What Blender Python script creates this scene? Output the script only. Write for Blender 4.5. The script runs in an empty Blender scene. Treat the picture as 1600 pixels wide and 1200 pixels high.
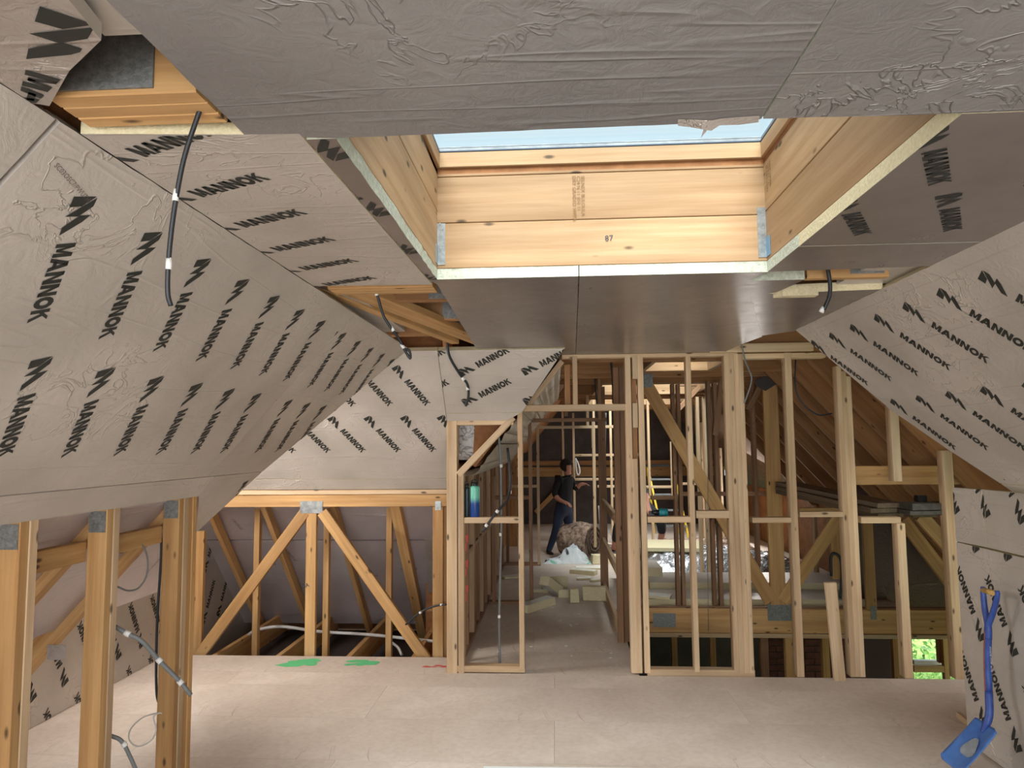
import bpy, bmesh, math, random
from mathutils import Vector, Matrix
random.seed(7)
PI = math.pi
V = Vector
SC = bpy.context.scene
COL = SC.collection

# ------------------------------------------------------------------ camera
F = 1110.0
yv = V((68, 94, F)).normalized()
uv = V((-.0085, -1, 0)); uv.z = -(uv.x * yv.x + uv.y * yv.y) / yv.z; uv.normalize()
xv = uv.cross(yv)
if xv.x < 0: xv = -xv
RW = Matrix((xv, yv, uv))          # rows: world axes written in camera coordinates
HC = 1.72
cam = bpy.data.cameras.new('camera'); co = bpy.data.objects.new('camera', cam); COL.objects.link(co)
cam.sensor_width = 36; cam.lens = F / 1600 * 36; cam.clip_start = .02; cam.clip_end = 300
r_ = RW @ V((1, 0, 0)); u_ = RW @ V((0, -1, 0)); b_ = RW @ V((0, 0, -1))
m = Matrix((r_, u_, b_)).transposed().to_4x4(); m.translation = V((0, 0, HC)); co.matrix_world = m
SC.camera = co

def at(px, py, x=None, y=None, z=None, n=None, d=None):
    """the point where the sight line of a photo pixel meets a plane of the building"""
    r = RW @ V((px - 800, py - 600, F)); o = V((0, 0, HC))
    if x is not None: t = x / r.x
    elif y is not None: t = y / r.y
    elif z is not None: t = (z - HC) / r.z
    else: t = (d - n.dot(o)) / n.dot(r)
    return o + r * t

# ------------------------------------------------------------------ light, sky, exposure
SC.view_settings.view_transform = 'Standard'; SC.view_settings.look = 'None'
SC.view_settings.gamma = 1; SC.view_settings.use_curve_mapping = False
SC.view_settings.exposure = 0.74
w = bpy.data.worlds.new('overcast_sky'); SC.world = w; w.use_nodes = True
bg = w.node_tree.nodes['Background']
bg.inputs[0].default_value = (.74, .92, 1, 1); bg.inputs[1].default_value = .62
def sun(name, d, strength, ang, col):
    l = bpy.data.lights.new(name, 'SUN'); l.energy = strength; l.angle = math.radians(ang); l.color = col
    o = bpy.data.objects.new(name, l); COL.objects.link(o)
    o.rotation_euler = V(d).to_track_quat('-Z', 'Y').to_euler(); o.location = (0, 0, 8)
def area(name, loc, d, sx, sy, power, col):
    l = bpy.data.lights.new(name, 'AREA'); l.shape = 'RECTANGLE'; l.size = sx; l.size_y = sy; l.energy = power; l.color = col
    o = bpy.data.objects.new(name, l); COL.objects.link(o)
    o.location = loc; o.rotation_euler = V(d).to_track_quat('-Z', 'Z').to_euler()
sun('hazy_sun', (.03, .55, -1), 9.2, 55, (1, .97, .94))
area('gable_window_daylight', (-.6, -2.4, 1.25), (0, 1, -.05), 4.6, 1.5, 125, (.97, .98, 1))
area('far_room_fill', (3.4, 12.5, 1.3), (-1, -.25, 0), 2.0, 1.2, 42, (1, .95, .9))  # added fill lamp to brighten the far room; no gable window there
area('left_gable_daylight', (-3.2, 4.85, 1.62), (1, .12, -.32), 1.3, .8, 42, (1, .97, .93))

area('girder_fill', (5.5, 7.3, .3), (-1, -.12, 0), 1.0, .7, 16, (1, .96, .9))  # added lamp out of view, lifts the dark girder; no eaves opening

# ------------------------------------------------------------------ materials
def lin(c):
    return tuple((x / 255 / 12.92 if x / 255 <= .04045 else ((x / 255 + .055) / 1.055) ** 2.4) for x in c) + (1,)
MATS = {}
def base_mat(name, col=(128, 128, 128), rough=.6, metal=0.0, spec=.5):
    mt = bpy.data.materials.new(name); mt.use_nodes = True
    p = mt.node_tree.nodes['Principled BSDF']
    p.inputs['Base Color'].default_value = lin(col); p.inputs['Roughness'].default_value = rough
    p.inputs['Metallic'].default_value = metal; p.inputs['Specular IOR Level'].default_value = spec
    MATS[name] = mt
    return mt, mt.node_tree, p
def N(nt, kind, **kw):
    n = nt.nodes.new(kind)
    for k, v in kw.items():
        if k in n.inputs.keys(): n.inputs[k].default_value = v
        else: setattr(n, k, v)
    return n
def ramp(nt, stops, fac):
    r = nt.nodes.new('ShaderNodeValToRGB'); e = r.color_ramp.elements
    while len(e) < len(stops): e.new(.5)
    for i, (p, c) in enumerate(stops): e[i].position = p; e[i].color = lin(c) if len(c) == 3 else c
    nt.links.new(fac, r.inputs[0]); return r
def coords(nt, scale, rand=True):
    tc = N(nt, 'ShaderNodeTexCoord'); mp = N(nt, 'ShaderNodeMapping'); mp.inputs['Scale'].default_value = scale
    if rand:
        oi = N(nt, 'ShaderNodeObjectInfo'); mul = N(nt, 'ShaderNodeVectorMath', operation='MULTIPLY_ADD')
        cb = N(nt, 'ShaderNodeCombineXYZ'); nt.links.new(oi.outputs['Random'], cb.inputs[0]); nt.links.new(oi.outputs['Random'], cb.inputs[1])
        mul.inputs[1].default_value = (17, 9, 5); nt.links.new(cb.outputs[0], mul.inputs[0]); nt.links.new(tc.outputs['Object'], mul.inputs[2])
        nt.links.new(mul.outputs[0], mp.inputs[0])
    else: nt.links.new(tc.outputs['Object'], mp.inputs[0])
    return mp.outputs[0]
def mix(nt, a, b, fac, mode='MIX'):
    x = N(nt, 'ShaderNodeMix', data_type='RGBA', blend_type=mode)
    for s, i in ((a, 6), (b, 7)):
        if isinstance(s, tuple): x.inputs[i].default_value = s
        else: nt.links.new(s, x.inputs[i])
    if isinstance(fac, (int, float)): x.inputs[0].default_value = fac
    else: nt.links.new(fac, x.inputs[0])
    return x.outputs[2]
def bump(nt, p, h, strength, dist=.01):
    b = N(nt, 'ShaderNodeBump'); b.inputs['Strength'].default_value = strength; b.inputs['Distance'].default_value = dist
    nt.links.new(h, b.inputs['Height']); nt.links.new(b.outputs[0], p.inputs['Normal'])

def wood(name, lo, hi, knots=True, grain=1.0):
    mt, nt, p = base_mat(name, hi, .62, 0, .3)
    v = coords(nt, (.9, 22, 22))
    n1 = N(nt, 'ShaderNodeTexNoise', Scale=1.3, Detail=5.0, Roughness=.65); nt.links.new(v, n1.inputs['Vector'])
    r1 = ramp(nt, [(.32, lo), (.62, hi)], n1.outputs[0])
    v2 = coords(nt, (1, 5, 5))
    n2 = N(nt, 'ShaderNodeTexNoise', Scale=1.2, Detail=2.0); nt.links.new(v2, n2.inputs['Vector'])
    r2 = ramp(nt, [(.3, (205, 205, 205)), (.7, (255, 255, 255))], n2.outputs[0])
    c = mix(nt, r1.outputs[0], r2.outputs[0], .8, 'MULTIPLY')
    if knots:
        v3 = coords(nt, (4.6, 12, 12))
        vo = N(nt, 'ShaderNodeTexVoronoi', Scale=1.0); nt.links.new(v3, vo.inputs['Vector'])
        rk = ramp(nt, [(.0, (1, 1, 1, 1)), (.07, (.9, .9, .9, 1)), (.14, (0, 0, 0, 1))], vo.outputs['Distance'])
        kn = tuple(int(x * .42) for x in lo)
        c = mix(nt, c, lin(kn), rk.outputs[0])
    oi = N(nt, 'ShaderNodeObjectInfo'); ro = ramp(nt, [(0, (222, 218, 214)), (1, (255, 255, 255))], oi.outputs['Random'])
    c = mix(nt, c, ro.outputs[0], 1.0, 'MULTIPLY')
    nt.links.new(c, p.inputs['Base Color']); bump(nt, p, n1.outputs[0], .25, .002)
    return mt
def foil(name, col, rough=.42, metal=.45, wr=.5, scale=5.0, fine=.4):
    mt, nt, p = base_mat(name, col, rough, metal, .5)
    v = coords(nt, (1, 1, 1))
    n0 = N(nt, 'ShaderNodeTexNoise', Scale=1.6, Detail=3.0); nt.links.new(v, n0.inputs['Vector'])
    n1 = N(nt, 'ShaderNodeTexNoise', Scale=scale * 3, Detail=6.0, Roughness=.6, Distortion=1.2); nt.links.new(v, n1.inputs['Vector'])
    vo = N(nt, 'ShaderNodeTexVoronoi', Scale=scale, feature='DISTANCE_TO_EDGE'); 
    nd = N(nt, 'ShaderNodeTexNoise', Scale=scale, Detail=3.0, Distortion=2.0); nt.links.new(v, nd.inputs['Vector'])
    ad = mix(nt, v, nd.outputs['Color'], .35); nt.links.new(ad, vo.inputs['Vector'])
    rv = ramp(nt, [(0, (1, 1, 1, 1)), (.035, (0, 0, 0, 1))], vo.outputs[0])
    msk = ramp(nt, [(.5, (0, 0, 0, 1)), (.66, (1, 1, 1, 1))], n0.outputs[0])
    cr = mix(nt, (0, 0, 0, 1), rv.outputs[0], msk.outputs[0])
    v5 = coords(nt, (.30, 4.2, 1)); n5 = N(nt, 'ShaderNodeTexNoise', Scale=1.0, Detail=3.0, Distortion=.2); nt.links.new(v5, n5.inputs['Vector'])
    r5 = ramp(nt, [(.486, (0, 0, 0, 1)), (.5, (1, 1, 1, 1)), (.514, (0, 0, 0, 1))], n5.outputs[0])
    cr = mix(nt, cr, r5.outputs[0], .28, 'ADD')
    h = mix(nt, cr, n1.outputs[0], fine)
    cc = tuple(int(x * .90) for x in col)
    r = ramp(nt, [(.35, cc), (.65, col)], n0.outputs[0])
    sp = N(nt, 'ShaderNodeTexVoronoi', Scale=3.1); nt.links.new(v, sp.inputs['Vector'])
    rs = ramp(nt, [(0, (0, 0, 0, 1)), (.012, (0, 0, 0, 1)), (.018, (1, 1, 1, 1))], sp.outputs['Distance'])
    c = mix(nt, lin((40, 36, 32)), r.outputs[0], rs.outputs[0])
    nt.links.new(c, p.inputs['Base Color'])
    rr = N(nt, 'ShaderNodeMapRange'); rr.inputs['To Min'].default_value = rough - .1; rr.inputs['To Max'].default_value = rough + .14
    nt.links.new(n1.outputs[0], rr.inputs[0]); nt.links.new(rr.outputs[0], p.inputs['Roughness'])
    bump(nt, p, h, wr, .012)
    return mt
def noisy(name, a, b, scale, rough=.8, bs=.3, metal=0, detail=5.0, dist=.004):
    mt, nt, p = base_mat(name, b, rough, metal)
    v = coords(nt, (1, 1, 1)); n1 = N(nt, 'ShaderNodeTexNoise', Scale=scale, Detail=detail, Roughness=.65); nt.links.new(v, n1.inputs['Vector'])
    r = ramp(nt, [(.35, a), (.65, b)], n1.outputs[0]); nt.links.new(r.outputs[0], p.inputs['Base Color'])
    bump(nt, p, n1.outputs[0], bs, dist); return mt

CLS = wood('pale_stud_timber', (212, 178, 138), (234, 208, 172))
TRS = wood('truss_timber', (194, 146, 92), (220, 178, 122))
RAF = wood('rafter_timber', (168, 120, 78), (194, 146, 98))
LIN = wood('well_lining_timber', (172, 138, 98), (194, 162, 124), True)
OLD = wood('weathered_scaffold_board', (120, 104, 86), (150, 132, 110), False)
BRN = wood('dusty_sapling_timber', (150, 112, 84), (176, 138, 106))
SARK = noisy('sheathing_board_surface', (138, 92, 54), (166, 114, 70), 9, .8)
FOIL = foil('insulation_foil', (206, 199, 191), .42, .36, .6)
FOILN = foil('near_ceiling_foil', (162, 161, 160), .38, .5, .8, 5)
FOILC = foil('crumpled_foil', (200, 192, 184), .34, .55, 1.0, 9)
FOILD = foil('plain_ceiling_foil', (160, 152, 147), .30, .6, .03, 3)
FOILR = foil('faded_print_foil', (206, 194, 194), .36, .4, .7, 6)
FOAM = noisy('cut_foam_edge', (204, 192, 152), (222, 212, 178), 90, .9, .8)
FOAMW = noisy('ragged_white_foam_edge', (170, 176, 160), (204, 208, 190), 60, .9, 1.0, 0, 8, .006)
INK = base_mat('printed_black_ink', (38, 40, 36), .55)[0]
INKF = base_mat('faded_grey_ink', (104, 90, 86), .6)[0]
STAMP = base_mat('brown_mill_stamp_ink', (120, 88, 52), .8)[0]
PEN = base_mat('marker_pen_ink', (34, 46, 62), .6)[0]
FLOOR = None
def floor_mat():
    mt, nt, p = base_mat('dusty_floor_deck', (160, 140, 124), .72, 0, .4)
    v = coords(nt, (1, 1, 1), False)
    n1 = N(nt, 'ShaderNodeTexNoise', Scale=1.1, Detail=6.0, Roughness=.62, Distortion=.6); nt.links.new(v, n1.inputs['Vector'])
    r = ramp(nt, [(.3, (196, 182, 168)), (.52, (210, 197, 184)), (.7, (220, 208, 196))], n1.outputs[0])
    n2 = N(nt, 'ShaderNodeTexNoise', Scale=30.0, Detail=5.0); nt.links.new(v, n2.inputs['Vector'])
    r2 = ramp(nt, [(.3, (243, 241, 239)), (.6, (255, 255, 255))], n2.outputs[0])
    c = mix(nt, r.outputs[0], r2.outputs[0], .8, 'MULTIPLY')
    vo = N(nt, 'ShaderNodeTexVoronoi', Scale=6.0); nt.links.new(v, vo.inputs['Vector'])
    rv = ramp(nt, [(0, (1, 1, 1, 1)), (.02, (1, 1, 1, 1)), (.03, (0, 0, 0, 1))], vo.outputs['Distance'])
    c = mix(nt, c, lin((222, 214, 200)), rv.outputs[0])
    ndd = N(nt, 'ShaderNodeTexNoise', Scale=.7, Detail=4.0, Distortion=3.0); nt.links.new(v, ndd.inputs['Vector'])
    rc = ramp(nt, [(.492, (0, 0, 0, 1)), (.5, (.6, .6, .6, 1)), (.508, (0, 0, 0, 1))], ndd.outputs[0])
    nm = N(nt, 'ShaderNodeTexNoise', Scale=.9, Detail=1.0); nt.links.new(v, nm.inputs['Vector'])
    rm = ramp(nt, [(.55, (0, 0, 0, 1)), (.62, (1, 1, 1, 1))], nm.outputs[0])
    crf = mix(nt, (0, 0, 0, 1), rc.outputs[0], rm.outputs[0])
    c = mix(nt, c, lin((150, 132, 116)), crf)
    nt.links.new(c, p.inputs['Base Color']); bump(nt, p, n2.outputs[0], .05, .004); return mt
FLOOR = floor_mat()
GALV = noisy('galvanised_steel', (140, 146, 146), (176, 182, 182), 25, .42, .2, .7)
PLATE = noisy('punched_nail_plate_steel', (116, 118, 116), (146, 148, 146), 60, .5, .8, .6)
CABG = base_mat('grey_cable_sheath', (112, 116, 116), .5)[0]
CABB = base_mat('black_cable_sheath', (34, 38, 42), .45)[0]
CABW = base_mat('white_cable_sheath', (205, 205, 202), .5)[0]
TAPE = base_mat('white_tape', (225, 225, 220), .6)[0]
ALU = noisy('grey_coated_window_frame', (120, 128, 132), (150, 156, 158), 12, .4, .1, .3)
GASK = base_mat('dark_blue_gasket', (38, 56, 74), .5)[0]
BRICK = noisy('dark_red_brick', (72, 34, 28), (104, 54, 44), 14, .85, .5)
MORT = noisy('grey_mortar', (84, 76, 70), (104, 96, 88), 30, .9)
MEMB = foil('dark_roof_membrane', (104, 84, 82), .35, .3, 1.0, 7)
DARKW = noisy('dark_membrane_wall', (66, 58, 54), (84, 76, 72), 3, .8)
WHITE = base_mat('white_board_face', (226, 230, 230), .5)[0]
def glass_mat():
    mt = bpy.data.materials.new('window_glass'); mt.use_nodes = True; nt = mt.node_tree; nt.nodes.clear()
    o = nt.nodes.new('ShaderNodeOutputMaterial'); t = nt.nodes.new('ShaderNodeBsdfTransparent'); g = nt.nodes.new('ShaderNodeBsdfGlossy')
    t.inputs[0].default_value = (.93, .96, .97, 1); g.inputs['Roughness'].default_value = .02
    mx = nt.nodes.new('ShaderNodeMixShader'); mx.inputs[0].default_value = .05; nt.links.new(t.outputs[0], mx.inputs[1]); nt.links.new(g.outputs[0], mx.inputs[2])
    nt.links.new(mx.outputs[0], o.inputs[0]); return mt
GLASS = glass_mat()

# ------------------------------------------------------------------ helpers
def tag(o, label=None, cat=None, group=None, kind=None):
    for k, v in (('label', label), ('category', cat), ('group', group), ('kind', kind)):
        if v: o[k] = v
    return o
WM = {}
def empty(name, loc=(0, 0, 0), label=None, cat=None, group=None, kind=None):
    o = bpy.data.objects.new(name, None); COL.objects.link(o); o.location = loc; o.empty_display_size = .1; WM[o.name] = Matrix.Translation(loc)
    return tag(o, label, cat, group, kind)
def link(name, me, mats, parent=None, mw=None, label=None):
    o = bpy.data.objects.new(name, me); COL.objects.link(o)
    if not me.materials:
        for q in (mats if isinstance(mats, (list, tuple)) else [mats]): me.materials.append(q)
    mw = mw or Matrix.Identity(4)
    o.parent = parent
    loc = (WM[parent.name].inverted() @ mw) if parent else mw
    o.location, o.rotation_mode = loc.to_translation(), 'XYZ'; o.rotation_euler = loc.to_euler(); o.scale = loc.to_scale()
    WM[o.name] = mw.copy()
    if label: o['label'] = label
    return o
def mesh(name, vs, fs, smooth=False, idx=None):
    me = bpy.data.meshes.new(name); me.from_pydata([tuple(v) for v in vs], [], fs)
    if smooth: me.polygons.foreach_set('use_smooth', [True] * len(fs))
    if idx: me.polygons.foreach_set('material_index', idx)
    me.update(); return me
def frame(o, ex, ey, ez):
    m = Matrix((ex, ey, ez)).transposed().to_4x4(); m.translation = V(o); return m
TC = {}
def timber_mesh(L, w, h, mat):
    k = (round(L, 3), round(w, 3), round(h, 3), mat.name)
    if k in TC: return TC[k]
    c = min(.003, w * .12, h * .12); a, b = w / 2, h / 2
    sec = [(-a + c, -b), (a - c, -b), (a, -b + c), (a, b - c), (a - c, b), (-a + c, b), (-a, b - c), (-a, -b + c)]
    vs = [(-L / 2, y, z) for y, z in sec] + [(L / 2, y, z) for y, z in sec]
    fs = [(i, (i + 1) % 8, 8 + (i + 1) % 8, 8 + i) for i in range(8)] + [tuple(range(7, -1, -1)), tuple(range(8, 16))]
    me = mesh('timber', vs, fs); me.materials.append(mat); TC[k] = me; return me
def timber(par, name, p0, p1, w, h, mat, up=(0, 0, 1), label=None):
    """timber from p0 to p1 (centre line); w across, h along 'up'"""
    p0, p1 = V(p0), V(p1); d = p1 - p0; L = d.length; d.normalize(); up = V(up)
    if abs(d.dot(up)) > .98: up = V((0, 1, 0))
    s = up.cross(d).normalized(); t = d.cross(s)
    return link(name, timber_mesh(L, w, h, mat), mat, par, frame((p0 + p1) / 2, d, s, t), label)
def stud(par, X, Y, z0, z1, mat=CLS, w=.038, d=.089, name='stud', along='x', label=None):
    """upright timber; its near face stands at Y, X is its middle"""
    if along == 'y': w, d = d, w
    return timber(par, name, (X, Y + d / 2, z0), (X, Y + d / 2, z1), w, d, mat, (0, 1, 0), label)
def rail(par, name, x0, x1, Y, z0, z1, mat=CLS, d=.089, label=None):
    return timber(par, name, (x0, Y + d / 2, (z0 + z1) / 2), (x1, Y + d / 2, (z0 + z1) / 2), d, z1 - z0, mat, (0, 0, 1), label)
def strut(par, name, a, b, Y, w, mat=TRS, d=.035, label=None):
    """sloping timber lying in the plane Y; a, b are (x, z)"""
    return timber(par, name, (a[0], Y + d / 2, a[1]), (b[0], Y + d / 2, b[1]), w, d, mat, (0, 1, 0), label)
def box(par, name, lo, hi, mat, label=None, bev=0.0):
    lo, hi = V(lo), V(hi); c = (lo + hi) / 2; e = (hi - lo) / 2
    bm = bmesh.new(); bmesh.ops.create_cube(bm, size=1)
    for v in bm.verts: v.co = V((v.co.x * 2 * e.x, v.co.y * 2 * e.y, v.co.z * 2 * e.z))
    if bev: bmesh.ops.bevel(bm, geom=bm.edges[:], offset=bev, segments=2, affect='EDGES')
    me = bpy.data.meshes.new(name); bm.to_mesh(me); bm.free()
    return link(name, me, mat, par, Matrix.Translation(c), label)
def tube(name, pts, r, mat, par=None, seg=8, label=None, smooth_n=6):
    pts = [V(p) for p in pts]
    P = []
    if len(pts) > 2 and smooth_n > 1:
        ext = [pts[0] * 2 - pts[1]] + pts + [pts[-1] * 2 - pts[-2]]
        for i in range(1, len(ext) - 2):
            for k in range(smooth_n):
                t = k / smooth_n; a, b, c, d = ext[i - 1:i + 3]
                P.append(.5 * ((2 * b) + (c - a) * t + (2 * a - 5 * b + 4 * c - d) * t * t + (3 * b - a - 3 * c + d) * t ** 3))
        P.append(pts[-1])
    else: P = pts
    vs = []; fs = []; o = P[0].copy(); side = None
    for i, p in enumerate(P):
        d = (P[min(i + 1, len(P) - 1)] - P[max(i - 1, 0)]).normalized()
        if side is None: side = d.orthogonal().normalized()
        side = (side - d * side.dot(d)).normalized(); up = d.cross(side)
        rr = r(i / (len(P) - 1)) if callable(r) else r
        for k in range(seg):
            a = 2 * PI * k / seg; vs.append(p - o + (side * math.cos(a) + up * math.sin(a)) * rr)
    n = len(P)
    for i in range(n - 1):
        for k in range(seg): fs.append((i * seg + k, i * seg + (k + 1) % seg, (i + 1) * seg + (k + 1) % seg, (i + 1) * seg + k))
    fs += [tuple(range(seg - 1, -1, -1)), tuple(range((n - 1) * seg, n * seg))]
    return link(name, mesh(name, vs, fs, True), mat, par, Matrix.Translation(o), label)
def lathe(name, prof, mat, par, mw, seg=20, label=None, idx=None):
    vs = []; fs = []; mi = []
    for r, z in prof:
        for k in range(seg): vs.append((r * math.cos(2 * PI * k / seg), r * math.sin(2 * PI * k / seg), z))
    for i in range(len(prof) - 1):
        for k in range(seg):
            fs.append((i * seg + k, i * seg + (k + 1) % seg, (i + 1) * seg + (k + 1) % seg, (i + 1) * seg + k))
            mi.append(idx[i] if idx else 0)
    fs += [tuple(range(seg - 1, -1, -1)), tuple(range((len(prof) - 1) * seg, len(prof) * seg))]; mi += [0, idx[-1] if idx else 0]
    return link(name, mesh(name, vs, fs, True, mi), mat, par, mw, label)

# --- the print on the insulation boards: convex pieces in a frame where the whole mark is 1 long
def word():
    P = []
    logo = [[(-316, -5), (-247, -7), (-251, 50), (-313, 108)], [(-306, 114), (-186, -12), (-183, 53), (-248, 110)],
            [(-190, 60), (-114, -6), (-59, -5), (-145, 84), (-190, 114)]]
    for q in logo: P.append([((x + 316) / 886, y / 886) for x, y in q])
    x0 = 0; hgt = 96; sx = 570 / 6.95
    L = {'M': (1.15, [[(0, 0), (.33, 0), (.33, 1), (0, 1)], [(.82, 0), (1.15, 0), (1.15, 1), (.82, 1)], [(.2, 1), (.46, .1), (.68, .1), (.34, 1)], [(.95, 1), (.81, 1), (.47, .1), (.69, .1)]]),
         'A': (1.15, [[(-.03, 0), (.32, 0), (.74, 1), (.38, 1)], [(.83, 0), (1.18, 0), (.77, 1), (.41, 1)], [(.25, .2), (.9, .2), (.85, .4), (.3, .4)]]),
         'N': (1.05, [[(0, 0), (.33, 0), (.33, 1), (0, 1)], [(.72, 0), (1.05, 0), (1.05, 1), (.72, 1)], [(.05, 1), (.72, 0), (1.0, 0), (.33, 1)]]),
         'K': (1.1, [[(0, 0), (.33, 0), (.33, 1), (0, 1)], [(.25, .4), (1.05, 1), (.72, 1), (.25, .66)], [(.4, .55), (.78, 0), (1.12, 0), (.62, .7)]])}
    o = []
    for k in range(12):
        a, b = 2 * PI * k / 12, 2 * PI * (k + 1) / 12
        o.append([(.55 + .24 * math.cos(a), .5 + .22 * math.sin(a)), (.55 + .57 * math.cos(a), .5 + .52 * math.sin(a)), (.55 + .57 * math.cos(b), .5 + .52 * math.sin(b)), (.55 + .24 * math.cos(b), .5 + .22 * math.sin(b))])
    L['O'] = (1.1, o)
    for ch in 'MANNOK':
        wd, qs = L[ch]
        for q in qs: P.append([((x0 + x * sx + 316) / 886, y * hgt / 886) for x, y in q])
        x0 += (wd + .08) * sx
    return P
WORD = word()
def clip(poly, bound):
    n = len(bound); area_ = sum(bound[i][0] * bound[(i + 1) % n][1] - bound[(i + 1) % n][0] * bound[i][1] for i in range(n))
    B = bound if area_ > 0 else bound[::-1]
    for i in range(n):
        a, b = B[i], B[(i + 1) % n]; out = []
        f = lambda p: (b[0] - a[0]) * (p[1] - a[1]) - (b[1] - a[1]) * (p[0] - a[0])
        for j in range(len(poly)):
            p, q = poly[j], poly[(j + 1) % len(poly)]; fp, fq = f(p), f(q)
            if fp >= 0: out.append(p)
            if (fp >= 0) != (fq >= 0):
                t = fp / (fp - fq); out.append((p[0] + (q[0] - p[0]) * t, p[1] + (q[1] - p[1]) * t))
        poly = out
        if len(poly) < 3: return []
    return poly
def board(par, O, e1, e2, poly, th, mats, prints=(), name='insulation_board', label=None, ink=INK, wob=0.0, flip=False, upscale=1.0):
    """slab: room face spanned by e1,e2 through O, body behind it (away from n = e1 x e2); prints = [(start2d, end2d)]"""
    O, e1, e2 = V(O), V(e1).normalized(), V(e2).normalized(); n = e1.cross(e2).normalized()
    if wob:
        q = []
        for i in range(len(poly)):
            a, b = poly[i], poly[(i + 1) % len(poly)]; q.append(a); L = math.hypot(b[0] - a[0], b[1] - a[1]); k = int(L / .05)
            for j in range(1, k): 
                t = j / k; q.append((a[0] + (b[0] - a[0]) * t + random.uniform(-wob, wob), a[1] + (b[1] - a[1]) * t + random.uniform(-wob, wob)))
        poly2 = q
    else: poly2 = poly
    N_ = len(poly2); cx = sum(p[0] for p in poly2) / N_; cy = sum(p[1] for p in poly2) / N_
    A = sum(poly2[i][0] * poly2[(i + 1) % N_][1] - poly2[(i + 1) % N_][0] * poly2[i][1] for i in range(N_))
    if A < 0: poly2 = poly2[::-1]
    vs = [(x - cx, y - cy, 0) for x, y in poly2] + [(x - cx, y - cy, -th) for x, y in poly2]
    fs = [tuple(range(N_)), tuple(range(2 * N_ - 1, N_ - 1, -1))]; mi = [0, 0]
    for i in range(N_): fs.append((i, N_ + i, N_ + (i + 1) % N_, (i + 1) % N_)); mi.append(1 if len(mats) > 1 else 0)
    mw = frame(O + e1 * cx + e2 * cy, e1, e2, n)
    b = link(name, mesh(name, vs, fs, False, mi), mats, par, mw, label)
    pv = []; pf = []
    for s, e in prints:
        s, e = V(s), V(e); t = e - s; L = t.length; t /= L; u = V((-t.y, t.x)) * (-1 if flip else 1) * upscale * 1.22
        for piece in WORD:
            q = [tuple(s + t * (x * L) + u * (y * L)) for x, y in piece]; q = clip(q, poly)
            if len(q) >= 3:
                i0 = len(pv); pv += [(x - cx, y - cy, .0012) for x, y in q]; pf.append(tuple(range(i0, i0 + len(q))))
    if pv:
        link('printed_lettering', mesh('printed_lettering', pv, pf), ink, b, mw)
    return b
def text(par, s, origin, ex, ey, size, mat, name='printed_lettering', bold=0.0, label=None):
    cu = bpy.data.curves.new('t', 'FONT'); cu.body = s; cu.size = size; cu.offset = bold; cu.resolution_u = 2
    o = bpy.data.objects.new('t', cu); COL.objects.link(o)
    me = bpy.data.meshes.new_from_object(o); bpy.data.objects.remove(o)
    me.materials.clear(); ex, ey = V(ex).normalized(), V(ey).normalized()
    return link(name, me, mat, par, frame(origin, ex, ey, ex.cross(ey)), label)

# ================================================================== SETTING
K = 1.487
# ---- floor decks
floor = empty('floor', kind='structure')
def deck(x0, x1, y0, y1, z=0.0, sy=.6, sx=2.4, off=.55, mat=None):
    y = y0; row = 0
    while y < y1 - .01:
        yb = min(y + sy, y1); x = x0 - (row % 2) * sx / 2 - off
        while x < x1:
            a, b = max(x, x0), min(x + sx, x1)
            if b - a > .03: box(floor, 'floor_sheet', (a + .0008, y + .0008, z - .022), (b - .0008, yb - .0008, z), mat or FLOOR)
            x += sx
        y = yb; row += 1
deck(-3.33, 3.4, -2.6, 5.49, off=.3)
deck(-3.33, -.86, 5.49, 5.9)
deck(-.86, .6, 5.49, 8.0)
deck(-1.4, 3.6, 8.0, 16.0)
deck(.6, 3.6, 7.62, 8.0)
box(floor, 'subfloor', (-3.3, -2.6, -.3), (3.4, 5.42, -.03), SARK)
box(floor, 'subfloor', (-.84, 5.42, -.3), (.58, 8.0, -.03), SARK)
box(floor, 'subfloor', (-3.3, 8.0, -.3), (3.6, 16.0, -.03), SARK)
for x in (-2.9, -2.35, -1.75, -1.2):     # joists showing beyond the left floor edge
    timber(floor, 'floor_joist', (x, 5.9, -.13), (x, 7.6, -.13), .045, .2, TRS)
box(floor, 'lower_ceiling', (-3.3, 5.92, -.34), (-.9, 7.9, -.3), DARKW)
# spray paint marks
GRN = base_mat('green_marker_spray', (96, 196, 132), .8)[0]; RED = base_mat('red_marker_spray', (206, 92, 82), .8)[0]
def splash(par, name, cx, cy, w, d, mat, z=.0012, n=14):
    vs = []; fs = []
    for i in range(n):
        x = cx + random.uniform(-w, w) * .5; y = cy + random.uniform(-d, d) * .5; r = random.uniform(.25, .5) * d; i0 = len(vs)
        k = 7; e = random.uniform(1, 2.6)
        for j in range(k): vs.append((x + r * e * math.cos(6.283 * j / k) * random.uniform(.6, 1), y + r * math.sin(6.283 * j / k) * random.uniform(.6, 1), z + i * .00002))
        fs.append(tuple(range(i0, i0 + k)))
    o = link(name, mesh(name, vs, fs), mat, par); return o
splash(floor, 'paint_mark', -2.02, 5.72, .22, .14, GRN); splash(floor, 'paint_mark', -1.56, 5.73, .2, .1, GRN)
splash(floor, 'paint_mark', -.96, 5.66, .14, .05, RED, n=6)

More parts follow.
